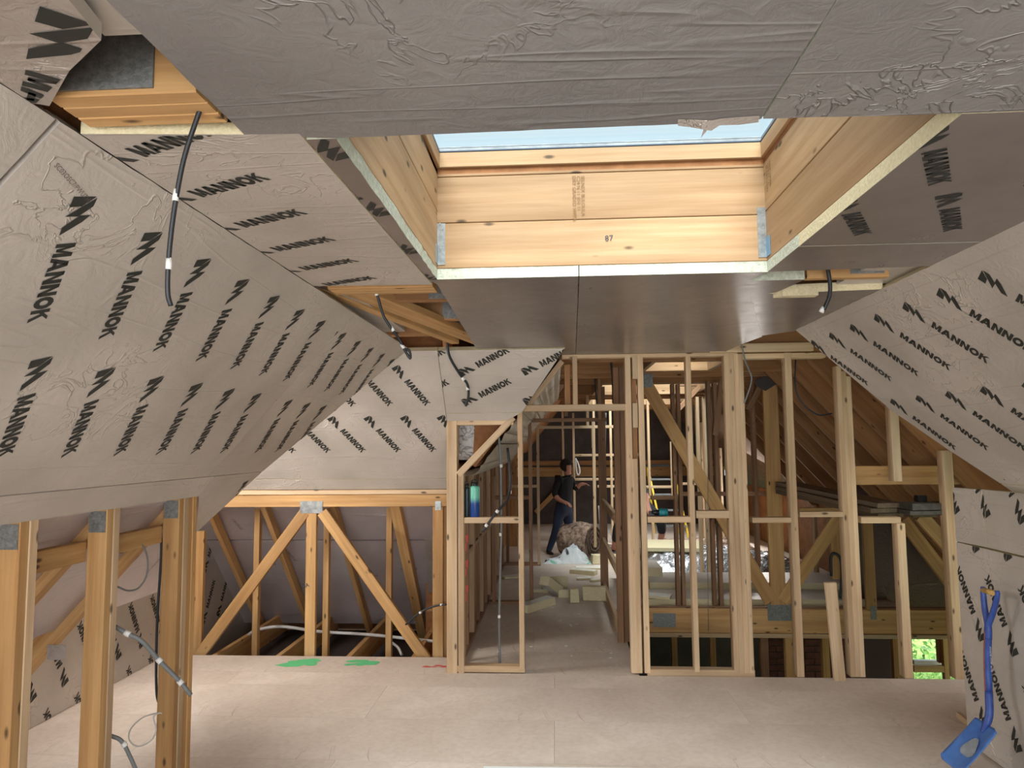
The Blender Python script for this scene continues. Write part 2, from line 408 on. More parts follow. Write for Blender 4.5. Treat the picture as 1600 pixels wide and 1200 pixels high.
# ---- flat ceiling: insulation boards under the collar joists
ceiling = empty('ceiling', kind='structure')
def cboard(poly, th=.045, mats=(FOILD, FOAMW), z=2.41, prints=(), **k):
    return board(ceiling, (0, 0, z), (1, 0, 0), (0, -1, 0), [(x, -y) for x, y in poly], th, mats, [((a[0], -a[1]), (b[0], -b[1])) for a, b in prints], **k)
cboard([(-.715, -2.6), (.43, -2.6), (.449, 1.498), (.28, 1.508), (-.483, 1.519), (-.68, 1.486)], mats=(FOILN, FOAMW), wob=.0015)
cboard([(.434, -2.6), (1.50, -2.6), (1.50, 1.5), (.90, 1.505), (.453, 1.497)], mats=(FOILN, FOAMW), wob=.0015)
tC = V((.9, .43)).normalized() * .41
cboard([(-1.035, 1.452), (-.682, 1.484), (-.557, 1.49), (-.522, 2.99), (-1.035, 2.97)], .028, (FOIL, FOAM),
       prints=[((-.726 - tC.x, y + tC.y), (-.726, y)) for y in [1.47 + .2768 * k for k in range(6)]])
t2 = V((-.405, -.914)) * .41
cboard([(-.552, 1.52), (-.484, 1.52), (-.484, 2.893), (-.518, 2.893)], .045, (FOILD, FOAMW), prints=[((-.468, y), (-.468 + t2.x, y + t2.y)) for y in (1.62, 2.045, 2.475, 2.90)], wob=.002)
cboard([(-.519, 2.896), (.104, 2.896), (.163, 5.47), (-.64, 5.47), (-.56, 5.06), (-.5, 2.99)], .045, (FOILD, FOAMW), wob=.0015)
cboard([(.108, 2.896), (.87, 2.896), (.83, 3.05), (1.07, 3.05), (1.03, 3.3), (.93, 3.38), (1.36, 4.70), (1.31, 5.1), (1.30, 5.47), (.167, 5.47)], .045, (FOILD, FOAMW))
t3 = V((.5, .86)) * .41
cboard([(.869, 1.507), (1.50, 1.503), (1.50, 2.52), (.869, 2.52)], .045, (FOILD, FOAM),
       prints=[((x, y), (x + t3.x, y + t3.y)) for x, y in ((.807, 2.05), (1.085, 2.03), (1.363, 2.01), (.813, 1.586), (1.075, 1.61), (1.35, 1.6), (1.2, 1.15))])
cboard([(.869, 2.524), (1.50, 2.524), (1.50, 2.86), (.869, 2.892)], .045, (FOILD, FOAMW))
cboard([(.90, 3.345), (1.50, 3.29), (1.50, 4.5), (1.34, 4.68), (1.28, 4.66)], .04, (FOILD, FOAM), z=2.4115)
cboard([(1.06, 3.315), (1.22, 3.31), (1.22, 3.36), (1.03, 3.36)], .05, (FOAM, FOAM), z=2.395)
# crumpled board by the hole, and the board above it
cs0 = at(66, 10, z=2.405); cv0 = (at(34, 132, z=2.405) - cs0) / .46
cboard([(-1.03, -2.6), (-.735, -2.6), (-.735, .99), (-.755, 1.10), (-.875, 1.19), (-1.005, 1.315), (-1.03, 1.30)], .03, (FOILC, FOIL), z=2.405,
       prints=[((cs0.x, cs0.y), (cs0.x + cv0.x, cs0.y + cv0.y))], upscale=.72)
cboard([(-.79, -.5), (-.62, -.5), (-.62, 1.16), (-.79, 1.16)], .03, (FOIL, FOIL), z=2.45, prints=[((-.77, .93), (-.60, 1.30))])
# torn flap of foil hanging over the near edge of the opening
fl = [(.27, 1.503), (.30, 1.507), (.325, 1.512), (.345, 1.515), (.36, 1.508), (.40, 1.503), (.44, 1.500)]
vs = []; 
for i, (x, y) in enumerate(fl): vs += [(x, y - .022, 2.4085), (x + .003, y - .002 + .006 * (i % 2), 2.403 - .006 * (i in (2, 3)))]
link('torn_foil', mesh('torn_foil', vs, [(2 * i, 2 * i + 2, 2 * i + 3, 2 * i + 1) for i in range(len(fl) - 1)]), FOILC, ceiling)
vs = [(.335, 1.494, 2.4085), (.343, 1.494, 2.4085), (.338, 1.524, 2.398), (.329, 1.538, 2.390), (.331, 1.522, 2.399)]
link('torn_foil', mesh('torn_foil', vs, [(0, 1, 2, 4), (4, 2, 3)]), FOILC, ceiling)

# collar joists over the ceiling, and the roof deck
def joist(Y, x0, x1, mat=RAF, z0=2.46, z1=2.66, d=.044): return rail(ceiling, 'collar_joist', x0, x1, Y, z0, z1, mat, d)
for Y in (1.30, 3.05): 
    xr = -.695 if Y < 2 else -.53
    for k in range(3): joist(Y + .046 * k, -1.0, xr, TRS, 2.415, 2.60)
    if Y > 2: joist(Y, 1.08, 1.42, TRS, 2.415, 2.6)
for Y in (.7, .1): joist(Y, -1.6, 2)
for Y in (3.62, 4.2, 4.78): joist(Y, -1.3, 2.0, RAF, 2.47, 2.66)
box(ceiling, 'nail_plate', (-1.02, 1.294, 2.425), (-.78, 1.299, 2.58), PLATE)
for x, Y in ((-.94, 3.05), (-.58, 3.62), (-.6, 4.2), (-.62, 4.78), (1.33, 3.05)):
    box(ceiling, 'nail_plate', (x - .07, Y - .003, 2.48 - .05 * (Y < 3.1)), (x + .07, Y, 2.62 - .05 * (Y < 3.1)), PLATE)
timber(ceiling, 'valley_board', (-1.02, 3.2, 2.49), (-.50, 5.0, 2.455), .14, .045, TRS)
timber(ceiling, 'valley_board', (-1.16, 3.2, 2.49), (-.70, 4.95, 2.455), .06, .045, TRS)
box(ceiling, 'cut_insulation', (-1.3, 3.1, 2.47), (-.98, 4.6, 2.6), FOIL)
box(ceiling, 'cut_insulation', (1.3, 2.9, 2.44), (2.0, 3.3, 2.6), FOIL)
JF = [(5.62, .05, 2.5), (6.02, 0, 2.5), (7.02, 0, 2.5), (7.5, -.1, 2.5), (8.25, -.2, 2.5), (10.15, -.2, 2.5), (10.75, -.2, 2.5), (11.15, -.2, 2.5), (12.85, -.2, 2.5), (13.5, -.2, 2.5), (14.1, -.2, 2.5), (14.7, -.2, 2.5)]
for Y, a, b_ in JF: joist(Y, a, b_, RAF, 2.41, 2.61)
# roof deck with openings for the roof windows
def deckholes(x0, x1, y0, y1, holes, z, th):
    xs = sorted({x0, x1, *[h[0] for h in holes], *[h[1] for h in holes]}); ys = sorted({y0, y1, *[h[2] for h in holes], *[h[3] for h in holes]})
    for j in range(len(ys) - 1):
        run = None
        for i in range(len(xs) - 1):
            cx, cy = (xs[i] + xs[i + 1]) / 2, (ys[j] + ys[j + 1]) / 2
            if any(h[0] < cx < h[1] and h[2] < cy < h[3] for h in holes):
                if run is not None: box(ceiling, 'roof_deck_sheet', (run, ys[j], z), (xs[i], ys[j + 1], z + th), SARK); run = None
            elif run is None: run = xs[i]
        if run is not None: box(ceiling, 'roof_deck_sheet', (run, ys[j], z), (xs[-1], ys[j + 1], z + th), SARK)
HOLES = [(-.483, .869, 1.512, 2.893), (.87, 1.46, 6.12, 6.86), (.57, 1.9, 8.42, 10.1), (.57, 2.1, 11.2, 12.8)]
deckholes(-1.4, 2.6, -2.6, 16, HOLES, 2.86, .03)
for i, (a, b_, c, d) in enumerate(HOLES[1:]):
    t = empty('window_%d' % (i + 2), kind='structure')
    for Y in (c - .04, d): rail(t, 'well_lining', a - .04, b_ + .04, Y, 2.41, 2.95, LIN, .04)
    for X in (a - .02, b_ + .02): timber(t, 'well_lining', (X, c, 2.68), (X, d, 2.68), .04, .54, LIN)
    box(t, 'pane', (a - .03, c - .03, 2.955), (b_ + .03, d + .03, 2.97), GLASS)

# ---- main roof window and its timber well
win = empty('window_1', (.193, 2.2, 2.9), kind='structure')
X0, X1, Y0, Y1 = -.483, .869, 1.512, 2.893
for z0, z1 in ((2.455, 2.647), (2.649, 2.846), (2.848, 2.883)):
    rail(win, 'lining_board', X0, X1, Y1, z0, z1, LIN, .04)
    rail(win, 'lining_board', X0, X1, Y0 - .045, z0, z1, LIN, .04)
for X, sgn in ((X0, -1), (X1, 1)):
    for z0, z1 in (((2.455, 2.66), (2.662, 2.883)) if sgn > 0 else ((2.455, 2.70), (2.702, 2.883))):
        timber(win, 'lining_board', (X + sgn * .02, Y0 - .04, (z0 + z1) / 2), (X + sgn * .02, Y1 + .04, (z0 + z1) / 2), .04, z1 - z0, LIN)
fi = .012
for (p0, p1, w_, h_) in (((X0 - .04, Y1 - fi + .03, 2.917), (X1 + .04, Y1 - fi + .03, 2.917), .06, .066), ((X0 - .04, Y0 - .03, 2.917), (X1 + .04, Y0 - .03, 2.917), .06, .066)):
    timber(win, 'timber_frame', p0, p1, w_, h_, LIN)
for X, sgn in ((X0, -1), (X1, 1)): timber(win, 'timber_frame', (X - sgn * fi + sgn * .03, Y0, 2.917), (X - sgn * fi + sgn * .03, Y1, 2.917), .06, .066, LIN)
for k, (ins, z0, z1, mt) in enumerate(((.012, 2.951, 2.957, GASK), (.008, 2.957, 2.969, ALU), (.002, 2.969, 2.971, GASK), (.006, 2.971, 2.976, ALU))):
    a, b_, c, d = X0 + ins, X1 - ins, Y0 + ins, Y1 - ins
    timber(win, 'sash', (a - .03, d + .03, (z0 + z1) / 2), (b_ + .03, d + .03, (z0 + z1) / 2), .06, z1 - z0, mt)
    timber(win, 'sash', (a - .03, c - .03, (z0 + z1) / 2), (b_ + .03, c - .03, (z0 + z1) / 2), .06, z1 - z0, mt)
    timber(win, 'sash', (a - .03, c, (z0 + z1) / 2), (a - .03, d, (z0 + z1) / 2), .06, z1 - z0, mt)
    timber(win, 'sash', (b_ + .03, c, (z0 + z1) / 2), (b_ + .03, d, (z0 + z1) / 2), .06, z1 - z0, mt)
box(win, 'pane', (X0 - .02, Y0 - .02, 2.976), (X1 + .02, Y1 + .02, 2.986), GLASS)
for X, s in ((X0, 1), (X1, -1)):         # hangers at the far corners
    h = box(win, 'joist_hanger', (min(X, X + s * .034), Y1 - .003, 2.47), (max(X, X + s * .034), Y1 - .001, 2.647 + (.03 if s < 0 else 0)), GALV)
    vs = []; fs = []
    for k in range(7):
        z = 2.49 + k * .026; x = X + s * (.012 + .012 * (k % 2)); i0 = len(vs)
        for q in range(6): vs.append((x + .004 * math.cos(q * 1.047), Y1 - .0045, z + .004 * math.sin(q * 1.047)))
        fs.append(tuple(range(i0, i0 + 6)))
    link('nail_heads', mesh('nail_heads', vs, fs), GALV, h)
    box(win, 'joist_hanger', (min(X + s * .001, X + s * .003), Y1 - .05, 2.47), (max(X + s * .001, X + s * .003), Y1, 2.55), base_mat('blue_grey_steel', (120, 160, 190), .4, .5)[0] if s < 0 else GALV)
yl = Y1 - .0025
for i, s_ in enumerate(('SELNEX BULOULA', 'C24 N 11 050 11', 'DRY GRADED WPPA')):
    text(win, s_, (.085 + (2 - i) * .018, yl, 2.835), (0, 0, -1), (1, 0, 0), .021, STAMP, 'mill_stamp')
text(win, '87', (.215, yl, 2.553), (1, 0, .05), (0, 0, 1), .035, PEN, 'pen_mark')
for i, s_ in enumerate(('BULEY KUN', 'CE4-N 11', 'DRY GRAD')):
    text(win, s_, (X1 - .0012, 2.86 - i * .022, 2.84), (0, 0, -1), (0, -1, 0), .021, STAMP, 'mill_stamp')

# ---- left side: sloping insulation boards, n = (1.1,0,-1)
wl = empty('wall_left', kind='structure')
OL = (-1.04, 0, 2.41); e1L = (0, -1, 0); e2L = (-1, 0, -1.1)
def lb(poly, prints=(), mats=(FOIL, FOIL), th=.045, O=OL, **k):
    return board(wl, O, e1L, e2L, [(-y, s) for y, s in poly], th, mats, [((-a[0], a[1]), (-b[0], b[1])) for a, b in prints], **k)
lp = [((1.571 + .29 * k, .13), (1.571 + .29 * k + .178, .49)) for k in range(-1, 8)]
lp2 = [((1.872 + .29 * k - .29, .604), (1.872 + .29 * k - .29 + .19, .975)) for k in range(0, 8)]
lb([(1.395, .0), (3.615, .0), (3.615, 1.138), (1.395, 1.138)], lp + lp2, wob=.001)
q1 = [((3.673 + .29 * k, .135), (3.673 + .29 * k + .178, .495)) for k in range(0, 5)]; q2 = [((3.748 + .29 * k, .61), (3.748 + .29 * k + .19, .98)) for k in range(0, 4)]
lb([(3.619, .0), (5.0, .0), (4.31, 1.138), (3.619, 1.138)], q1 + q2)
lb([(1.395, 1.142), (3.7, 1.142), (3.72, 1.285), (1.395, 1.285)])
lb([(3.704, 1.142), (4.307, 1.142), (4.13, 1.61), (3.724, 1.285)], [((4.17, 1.22), (4.3, 1.5))])
lb([(-2.6, .0), (1.38, .0), (1.38, 1.285), (-2.6, 1.285)], [((1.42 - .29 * k, .22), (1.42 - .29 * k + .18, .585)) for k in range(0, 6)], wob=.001)
text(wl, 'SC03OSC7/PWUTHF', V(OL) + V(e2L).normalized() * .09 + V((.001, 1.46, -.001)), (-.15, .98, -.2), V((1.1, 0, -1)).cross(V((-.15, .98, -.2))), .018, INKF, 'batch_code')
# outer slope boards between the rafters, behind the knee posts
OO = (-1.04 + .0, 0, 2.41)
def rectext(par, O, ex, ey, size, n=1, s='recticel'):
    return text(par, s, O, ex, ey, size, INKF)
lb([(-2.6, 1.30), (3.68, 1.30), (4.7, 2.15), (4.95, 2.30), (-2.6, 2.30)], (), (FOILR, FOILR), .04, O=(-1.04, 0, 2.49), label='wrinkled foil board with faint grey lettering')
sd = V(e2L).normalized(); nL = V((1.1, 0, -1)).normalized()
for (Y, s_, a, r) in ((3.0, 1.72, 0, .05), (3.55, 1.62, 1, .05), (3.1, 2.3, 0, .05), (4.1, 1.9, 1, .045)):
    P = V((-1.04, Y, 2.49)) + sd * s_ + nL * .002
    rectext(wl, P, sd if a else V((0, 1, 0)), nL.cross(sd) if a else nL.cross(V((0, 1, 0))), r)
PK, PM = at(206, 940, x=-3.25), at(223, 1000, x=-3.25); vv = V((PK.y - PM.y, PK.z - PM.z)).normalized() * .41
lower = [((PK.y - vv.x + .29 * k + .0 * j, PK.z - vv.y - .47 * j), (PK.y + .29 * k, PK.z - .47 * j)) for k in range(-12, 3) for j in (0, 1)]
board(wl, (-3.25, 0, 0), (0, 1, 0), (0, 0, 1), [(1.5, .003), (5.86, .003), (5.86, .66), (1.5, .66)], .03, (FOIL, FOAM), lower)
#low2 = [((3.9 + .29 * k, 3.55), (3.9 + .29 * k + .19, 3.19)) for k in range(-7, 4)]

# ---- far slope of the left cross gable, n = (0,-1.1,-1)
gb = empty('wall_left_gable', kind='structure')
OG = (0, 5.03, 2.41); e1G = (1, 0, 0); e2G = (0, -1, 1.1)
def gboard(poly, prints=(), mats=(FOIL, FOAM), th=.045, O=OG, **k): return board(gb, O, e1G, e2G, poly, th, mats, prints, **k)
g1 = [((-1.197 - .288 * k, -.164), (-1.197 - .288 * k + .203, -.526)) for k in range(0, 7)]
g2 = [((-1.204 - .288 * k + .288, -.645), (-1.204 - .288 * k + .288 + .203, -1.007)) for k in range(0, 8)]
gboard([(-.842, -.015), (-.842, -1.30), (-1.0, -1.305), (-3.3, -1.305), (-3.3, -.015)], g1 + g2)
gboard([(-.842, -1.309), (-.842, -1.43), (-3.3, -1.43), (-3.3, -1.309)])
h1 = [((-.683 + .465 * i, -.249 - .281 * j), (-.683 + .465 * i + .366, -.249 - .281 * j + .211)) for i in range(-1, 3) for j in range(0, 2)]
gboard([(-.838, -.015), (.075, -.015), (-.255, -.60), (-.838, -.60)], h1)
gboard([(-.838, -.604), (-.26, -.604), (-.37, -.68), (-.838, -.68)])
# outer boards below the beam
gboard([(-3.4, -1.38), (-.86, -1.38), (-.86, -2.18), (-3.4, -2.18)], (), (FOILR, FOILR), .05, O=(0, 5.10, 2.47), label='mauve foil board with faint grey lettering')
gboard([(-3.4, -2.20), (-.86, -2.20), (-.86, -3.5), (-3.4, -3.5)], (), (FOILR, FOILR), .05, O=(0, 5.10, 2.47), label='mauve foil board with faint grey lettering')
ug = V(e2G).normalized()
for (x, s_, r, rot) in ((-2.62, -1.50, .055, 0), (-1.62, -1.48, .055, 0), (-1.5, -1.72, .065, 0), (-2.62, -1.73, .065, 0), (-2.85, -2.55, .05, 0), (-1.9, -2.72, .055, 0), (-1.5, -2.62, .055, 0), (-3.1, -1.55, .055, 0), (-2.25, -1.78, .05, 1), (-2.55, -2.35, .05, 1), (-1.15, -2.25, .05, 1), (-2.95, -1.9, .05, 1)):
    P = V((x, 5.10, 2.47)) + ug * s_ + V((0, -.0015, -.0015))
    rectext(gb, P, V((1, 0, 0)) if not rot else V((.3, 0, 0)) - ug, ug if not rot else ug * .3 + V((1, 0, 0)), r)
# end wall of the cross gable, printed board
board(gb, (-3.28, 0, 0), (0, 1, 0), (0, 0, 1), [(4.3, -.4), (7.7, -.4), (7.7, 2.5), (4.3, 2.5)], .05, (FOIL, FOAM),
      [((6.0 + .288 * i, .55 - .47 * j), (6.0 + .288 * i + .2, .91 - .47 * j)) for i in range(0, 5) for j in range(0, 2)])
# roof sheathing outside (closes the roof)
def sheet(par, name, pts, mat, th=.03):
    a, b_, c = V(pts[0]), V(pts[1]), V(pts[2]); n = (b_ - a).cross(c - a).normalized(); k = len(pts)
    o = V(pts[0]); vs = [V(p) - o for p in pts] + [V(p) - o + n * th for p in pts]
    fs = [tuple(range(k)), tuple(range(2 * k - 1, k - 1, -1))] + [(i, (i + 1) % k, k + (i + 1) % k, k + i) for i in range(k)]
    return link(name, mesh(name, vs, fs), mat, par, Matrix.Translation(o))
sheet(wl, 'roof_sheathing', [(-.55, -2.6, 3.1), (-.55, 5.24, 3.1), (-3.75, 2.04, -.42), (-3.75, -2.6, -.42)], SARK)
sheet(gb, 'roof_sheathing', [(-.76, 5.03, 2.86), (-3.9, 5.03, 2.86), (-3.9, 1.89, -.594)], SARK)
sheet(gb, 'roof_sheathing', [(-3.9, 5.03, 2.86), (-.86, 5.03, 2.86), (-.86, 8.0, -.4), (-3.9, 8.0, -.4)], SARK)
wb = empty('wall_back', kind='structure')
for lo, hi in (((-3.8, -2.68, -.4), (-1.2, -2.6, 3)), ((1.8, -2.68, -.4), (3.5, -2.6, 3)), ((-1.2, -2.68, -.4), (1.8, -2.6, .6)), ((-1.2, -2.68, 2.3), (1.8, -2.6, 3))):
    box(wb, 'wall_panel', lo, hi, FOIL)

# ---- right side
wr = empty('wall_right', kind='structure')
OR = (1.49, 0, 2.41); e1R = (0, 1, 0); e2R = (1, 0, -1.1)
r1 = [((2.693 + .288 * k, .122), (2.693 + .288 * k - .17, .494)) for k in range(-8, 7)]
r2 = [((3.03 + .288 * k, .63), (3.03 + .288 * k - .17, 1.0)) for k in range(-8, 6)]
r3 = [((2.94 + .288 * k + .06, -.36), (2.94 + .288 * k - .11, .0)) for k in range(0, 1)]
board(wr, OR, e1R, e2R, [(-2.6, 0), (4.445, 0), (4.26, .69), (4.08, .99), (3.9, 1.235), (-2.6, 1.235)], .045, (FOIL, FOAM), r1 + r2, wob=.0015)
board(wr, OR, e1R, e2R, [(-2.6, 1.24), (3.895, 1.24), (3.86, 1.30), (-2.6, 1.36)], .045, (FOIL, FOAM))
def rw(poly, prints=(), th=.045, **k): return board(wr, (2.31, 0, 0), (0, -1, 0), (0, 0, 1), [(-y, z) for y, z in poly], th, (FOIL, FOAM), [((-a[0], a[1]), (-b[0], b[1])) for a, b in prints], **k)
rw([(4.33, .02), (4.33, 1.135), (-2.6, 1.165), (-2.6, .0)], [((y, z), (y + .206, z + .357)) for y, z in [(4.1 - .2785 * i, .648) for i in range(0, 8)] + [(4.12 - .2785 * i, .17) for i in range(0, 8)] + [(4.1 - .2785 * i, 1.125) for i in range(0, 8)]])
pu = [at(1500, 798, x=2.31), at(1548, 804, x=2.31), at(1598, 812, x=2.31)]
rw([(4.33, 1.14), (4.33, 1.448), (4.03, 1.455), (4.03, 1.147)], [((p.y, p.z), (p.y + .206, p.z + .357)) for p in pu])
rw([(4.026, 1.147), (4.026, 1.455), (-2.6, 1.47), (-2.6, 1.17)], [((p.y - .29 * i, p.z), (p.y - .29 * i + .206, p.z + .357)) for p in pu[1:2] for i in range(0, 5)])
sheet(wr, 'roof_sheathing', [(1.9, -2.6, 2.7), (4.6, -2.6, -.3), (4.6, 4.6, -.3), (1.9, 4.6, 2.7)], SARK)
sheet(wr, 'roof_sheathing', [(2.15, 4.6, 2.86), (5.2, 4.6, -.52), (5.2, 8.2, -.52), (2.15, 8.2, 2.86)], SARK)
sheet(wr, 'roof_sheathing', [(2.3, 8.2, 2.7), (4.4, 8.2, .35), (4.4, 16, .35), (2.3, 16, 2.7)], noisy('darkened_sheathing_surface', (96, 72, 54), (120, 94, 72), 9, .85))  # sheathing colour darkened here to tone down bright light on this slope
box(wr, 'roof_membrane', (3.25, 8.15, -.35), (5.2, 8.19, 2.0), MEMB)
# rafters of the right roof slope beyond the partition
def rx(z, off=0): return 2.17 + (2.41 - z) / 1.1 + off
for Y in (5.66, 6.2, 6.76, 7.36, 7.8, 8.4, 9.0, 9.7, 10.4):
    z0 = .2 if Y < 7.5 else .4
    strut(wr, 'rafter', (rx(2.62) + .09, 2.62 + .08), (rx(z0) + .09, z0 + .08), Y, .24, RAF, .04)
for Y in (5.0, ): strut(wr, 'rafter', (rx(2.3) + .2, 2.3 + .12), (rx(.3) + .2, .3 + .12), Y, .2, RAF, .04)
rail(wr, 'knee_beam', 2.3, 3.45, 5.72, 1.385, 1.53, TRS, .05)
for p0, p1, yy in (((1412, 812), (1498, 925), 6.5), ((1440, 806), (1500, 872), 6.1)):
    a, b_ = at(*p0, y=yy), at(*p1, y=yy); strut(wr, 'rafter', (a.x, a.z), (b_.x, b_.z), yy, .11, TRS, .045)

# ================================================================== TIMBER FRAMES
def S(par, p0, p1, Y, mat=CLS, w=.038, d=.089, name='stud', lean=False, label=None, z0=None, z1=None):
    """stud in the plane Y from photo point p0 (top) to p1 (foot)"""
    a, b_ = at(*p0, y=Y), at(*p1, y=Y)
    za = a.z if z1 is None else z1; zb = b_.z if z0 is None else z0
    if lean: return strut(par, name, (a.x, za), (b_.x, zb), Y, w, mat, d, label)
    return stud(par, (a.x + b_.x) / 2, Y, zb, za, mat, w, d, name, label=label)
def R_(par, x0, x1, py, Y, h=.038, mat=CLS, d=.089, name='nogging', label=None):
    """level timber in plane Y between photo columns x0 and x1, its middle at row py"""
    a, b_ = at(x0, py, y=Y), at(x1, py, y=Y); z = (a.z + b_.z) / 2
    return rail(par, name, a.x, b_.x, Y + .003, z - h / 2, z + h / 2, mat, d - .006, label)
BN = [0]
def B_(par, p0, p1, Y, w, mat=TRS, d=.035, name='brace', label=None):
    a, b_ = at(*p0, y=Y), at(*p1, y=Y); BN[0] += 1; return strut(par, name, (a.x, a.z), (b_.x, b_.z), Y - .0015 * (1 + BN[0] % 3), w, mat, d, label)
def plate(par, p0, p1, Y, mat=PLATE, name='nail_plate'):
    a, b_ = at(*p0, y=Y), at(*p1, y=Y)
    return box(par, name, (min(a.x, b_.x), Y - .004, min(a.z, b_.z)), (max(a.x, b_.x), Y - .0005, max(a.z, b_.z)), mat)

# ---- left knee posts: one truss each
posts = [((18, 1100), (22, 1100), .090, 'nearest', .0), ((152, 1200), None, .09, 'middle', 0), ((270, 1130), None, .175, 'far', 0)]
LBL = ['timber truss post at the left edge, nearest of three under the sloping boards',
       'middle of three timber truss posts at the left, grey cable bundle beside it',
       'thick doubled truss post at the left with black cable down it, farthest of three']
PY = []
for i, (p, _, dp, _, _) in enumerate(posts):
    Y = at(*p, x=-1.92).y; PY.append(Y)
    t = empty('roof_truss', (-1.97, Y, 0), LBL[i], 'roof truss', 'left roof trusses')
    ztop = 1.465
    wd = .085
    timber(t, 'post', (-1.92 - wd / 2, Y + .022, .0), (-1.92 - wd / 2, Y + .022, ztop), wd, .044, TRS, (0, 1, 0))
    n = 1 if dp < .1 else 3
    for k in range(n): timber(t, 'post', (-1.92 - wd / 2 + (.0 if k % 2 else .003), Y + .067 + .044 * k, .0), (-1.92 - wd / 2 + (.0 if k % 2 else .003), Y + .067 + .044 * k, ztop), wd, .044, CLS if k == 0 else TRS, (0, 1, 0))
    box(t, 'nail_plate', (-1.92 - wd + .006, Y - .003, 1.36), (-1.925, Y - .0003, 1.45), PLATE)
    strut(t, 'rafter', (-2.02, 2.41 - 1.1 * (2.02 - 1.04) + .085), (-3.28, 2.41 - 1.1 * (3.28 - 1.04) + .085), Y + .05, .097, TRS, .07)
t = empty('knee_rail', (-2.04, 2.6, 1.28), 'horizontal timber rail running behind the left truss posts at their upper end', 'timber rail')
ys = [1.2] + PY + [PY[2] + .35]
for i in range(4): timber(t, 'rail_piece', (-2.03, ys[i] + .1, 1.28), (-2.03, ys[i + 1] - .0, 1.28), .044, .085, TRS, (0, 0, 1))
tag(box(None, 'foil_tape_scrap', (-2.62, PY[2] + .038, .64), (-2.52, PY[2] + .046, .715), FOILC, None, .002), 'silver foil tape scrap stuck on the sloping rafter behind the left posts', 'tape')

# ---- truss frame under the cross gable's far slope
Y = 6.0
t = empty('knee_truss', (-2.0, Y, .0), 'bright orange timber truss with two braces meeting under a steel plate, left of the doorway', 'roof truss')
a, b_ = at(355, 768, y=Y), at(697, 768, y=Y)
rail(t, 'top_plate', -3.15, -.90, Y - .02, 1.31, 1.348, CLS, .1)
rail(t, 'top_chord', -3.15, -.90, Y, 1.205, 1.308, TRS, .044)
S(t, (485, 796), (485, 1030), Y, TRS, .088, .044, 'post', z0=-.3)
S(t, (684, 792), (684, 1028), Y, TRS, .088, .044, 'post', z0=-.3)
S(t, (690, 792), (692, 1028), Y + .045, TRS, .088, .044, 'post', z0=-.3)
S(t, (310, 830), (310, 1028), Y + .02, TRS, .07, .044, 'post', z0=-.3)
B_(t, (476, 800), (296, 1044), Y - .001, .092, TRS, .044)
B_(t, (503, 800), (684, 1058), Y - .001, .092, TRS, .044)
plate(t, (469, 783), (504, 802), Y, GALV); plate(t, (680, 783), (689, 797), Y, GALV)
text(t, 'C16', at(640, 965, y=Y - .002), (.6, 0, -.8), (.8, 0, .6), .04, PEN, 'pen_mark'); text(t, 'AA', at(472, 920, y=Y - .002), (1, 0, .3), (-.3, 0, 1), .05, PEN, 'pen_mark')
# trusses of the gable slope behind: knee stud and rafter each
for i, (sx, rx0, rx1) in enumerate(((401, (412, 795), (470, 970)), (510, (520, 793), (565, 988)), (608, (617, 793), (655, 990)))):
    p = at(sx, 900, y=6.3)
    t = empty('slope_truss', (p.x, 6.3, 0), ['slim stud with leaning rafter behind the left brace of the orange truss', 'slim stud with leaning rafter just right of the orange truss centre post', 'slim stud with thick leaning rafter behind the right brace of the orange truss'][i], 'roof truss', 'trusses of the gable slope')
    stud(t, p.x, 6.28, -.3, 1.22, TRS, .05, .06, 'knee_stud')
    x = at(*rx0, y=6.14).x; w_ = .045 if i < 2 else .09
    timber(t, 'rafter', (x, 6.12, 1.50 - .242), (x, 7.5, 1.50 - 1.76), w_, .09, TRS, (0, 1, 1))
timber(gb, 'rafter', (at(328, 812, y=6.2).x, 6.12, 1.258), (at(328, 812, y=6.2).x, 7.5, 1.50 - 1.76), .045, .09, TRS, (0, 1, 1))
box(gb, 'sheathing_panel', (-1.28, 7.0, -.35), (-.86, 7.03, 1.6), SARK)
for z in (.12, .3, .5): box(gb, 'batten', (-1.26, 6.96, z), (-.88, 7.0, z + .025), TRS)
sheet(gb, 'folded_foil_strip', [(-1.20, 6.5, .95), (-.92, 6.35, 1.1), (-.92, 6.9, .35), (-1.25, 6.95, .30)], FOILC, .01)

# ---- front partition with the doorway, Y = 5.5
Y = 5.5
fp = empty('stud_partition', (.6, Y, 0), 'pale timber stud partition across the room with an open doorway left of centre', 'partition wall')
S(fp, (706, 654), (706, 1052), Y, CLS, .08, .038); S(fp, (720, 740), (721, 1052), Y, CLS, .044, .089); stud(fp, at(706, 900, y=Y).x + .005, Y + .04, 0, 1.93, CLS, .08, .045)
S(fp, (814, 640), (814, 1040), Y, z0=.038)
R_(fp, 698, 820, 1046, Y, .045, CLS, name='sole_plate'); R_(fp, 700, 802, 660, Y, .04, CLS, name='top_plate')
B_(fp, (802, 652), (716, 742), Y, .05, CLS, .06)
R_(fp, 725, 810, 813, Y, .045)
R_(fp, 809, 986, 637, Y, .05, CLS, name='lintel'); 
S(fp, (898, 556), (899, 632), Y); S(fp, (886, 570), (887, 632), Y + .09, RAF, .045)
R_(fp, 878, 1152, 555, Y, .03, CLS, name='top_plate')
rail(fp, 'top_plate', 1.32, 2.06, Y + .006, 2.36, 2.40, CLS); rail(fp, 'header', 1.18, 1.95, Y - .06, 2.405, 2.47, CLS, .044)
for i, (a, b_) in enumerate((((981, 556), (991, 1052)), ((1001, 556), (1011, 1052)))): S(fp, a, b_, Y, CLS, .044)
for (ya, yb) in ((556, 592), (630, 668), (717, 1052)): S(fp, (991, ya), (1001 if yb > 1000 else 993 + (ya - 556) * .02, yb), Y - .004, CLS, .04)
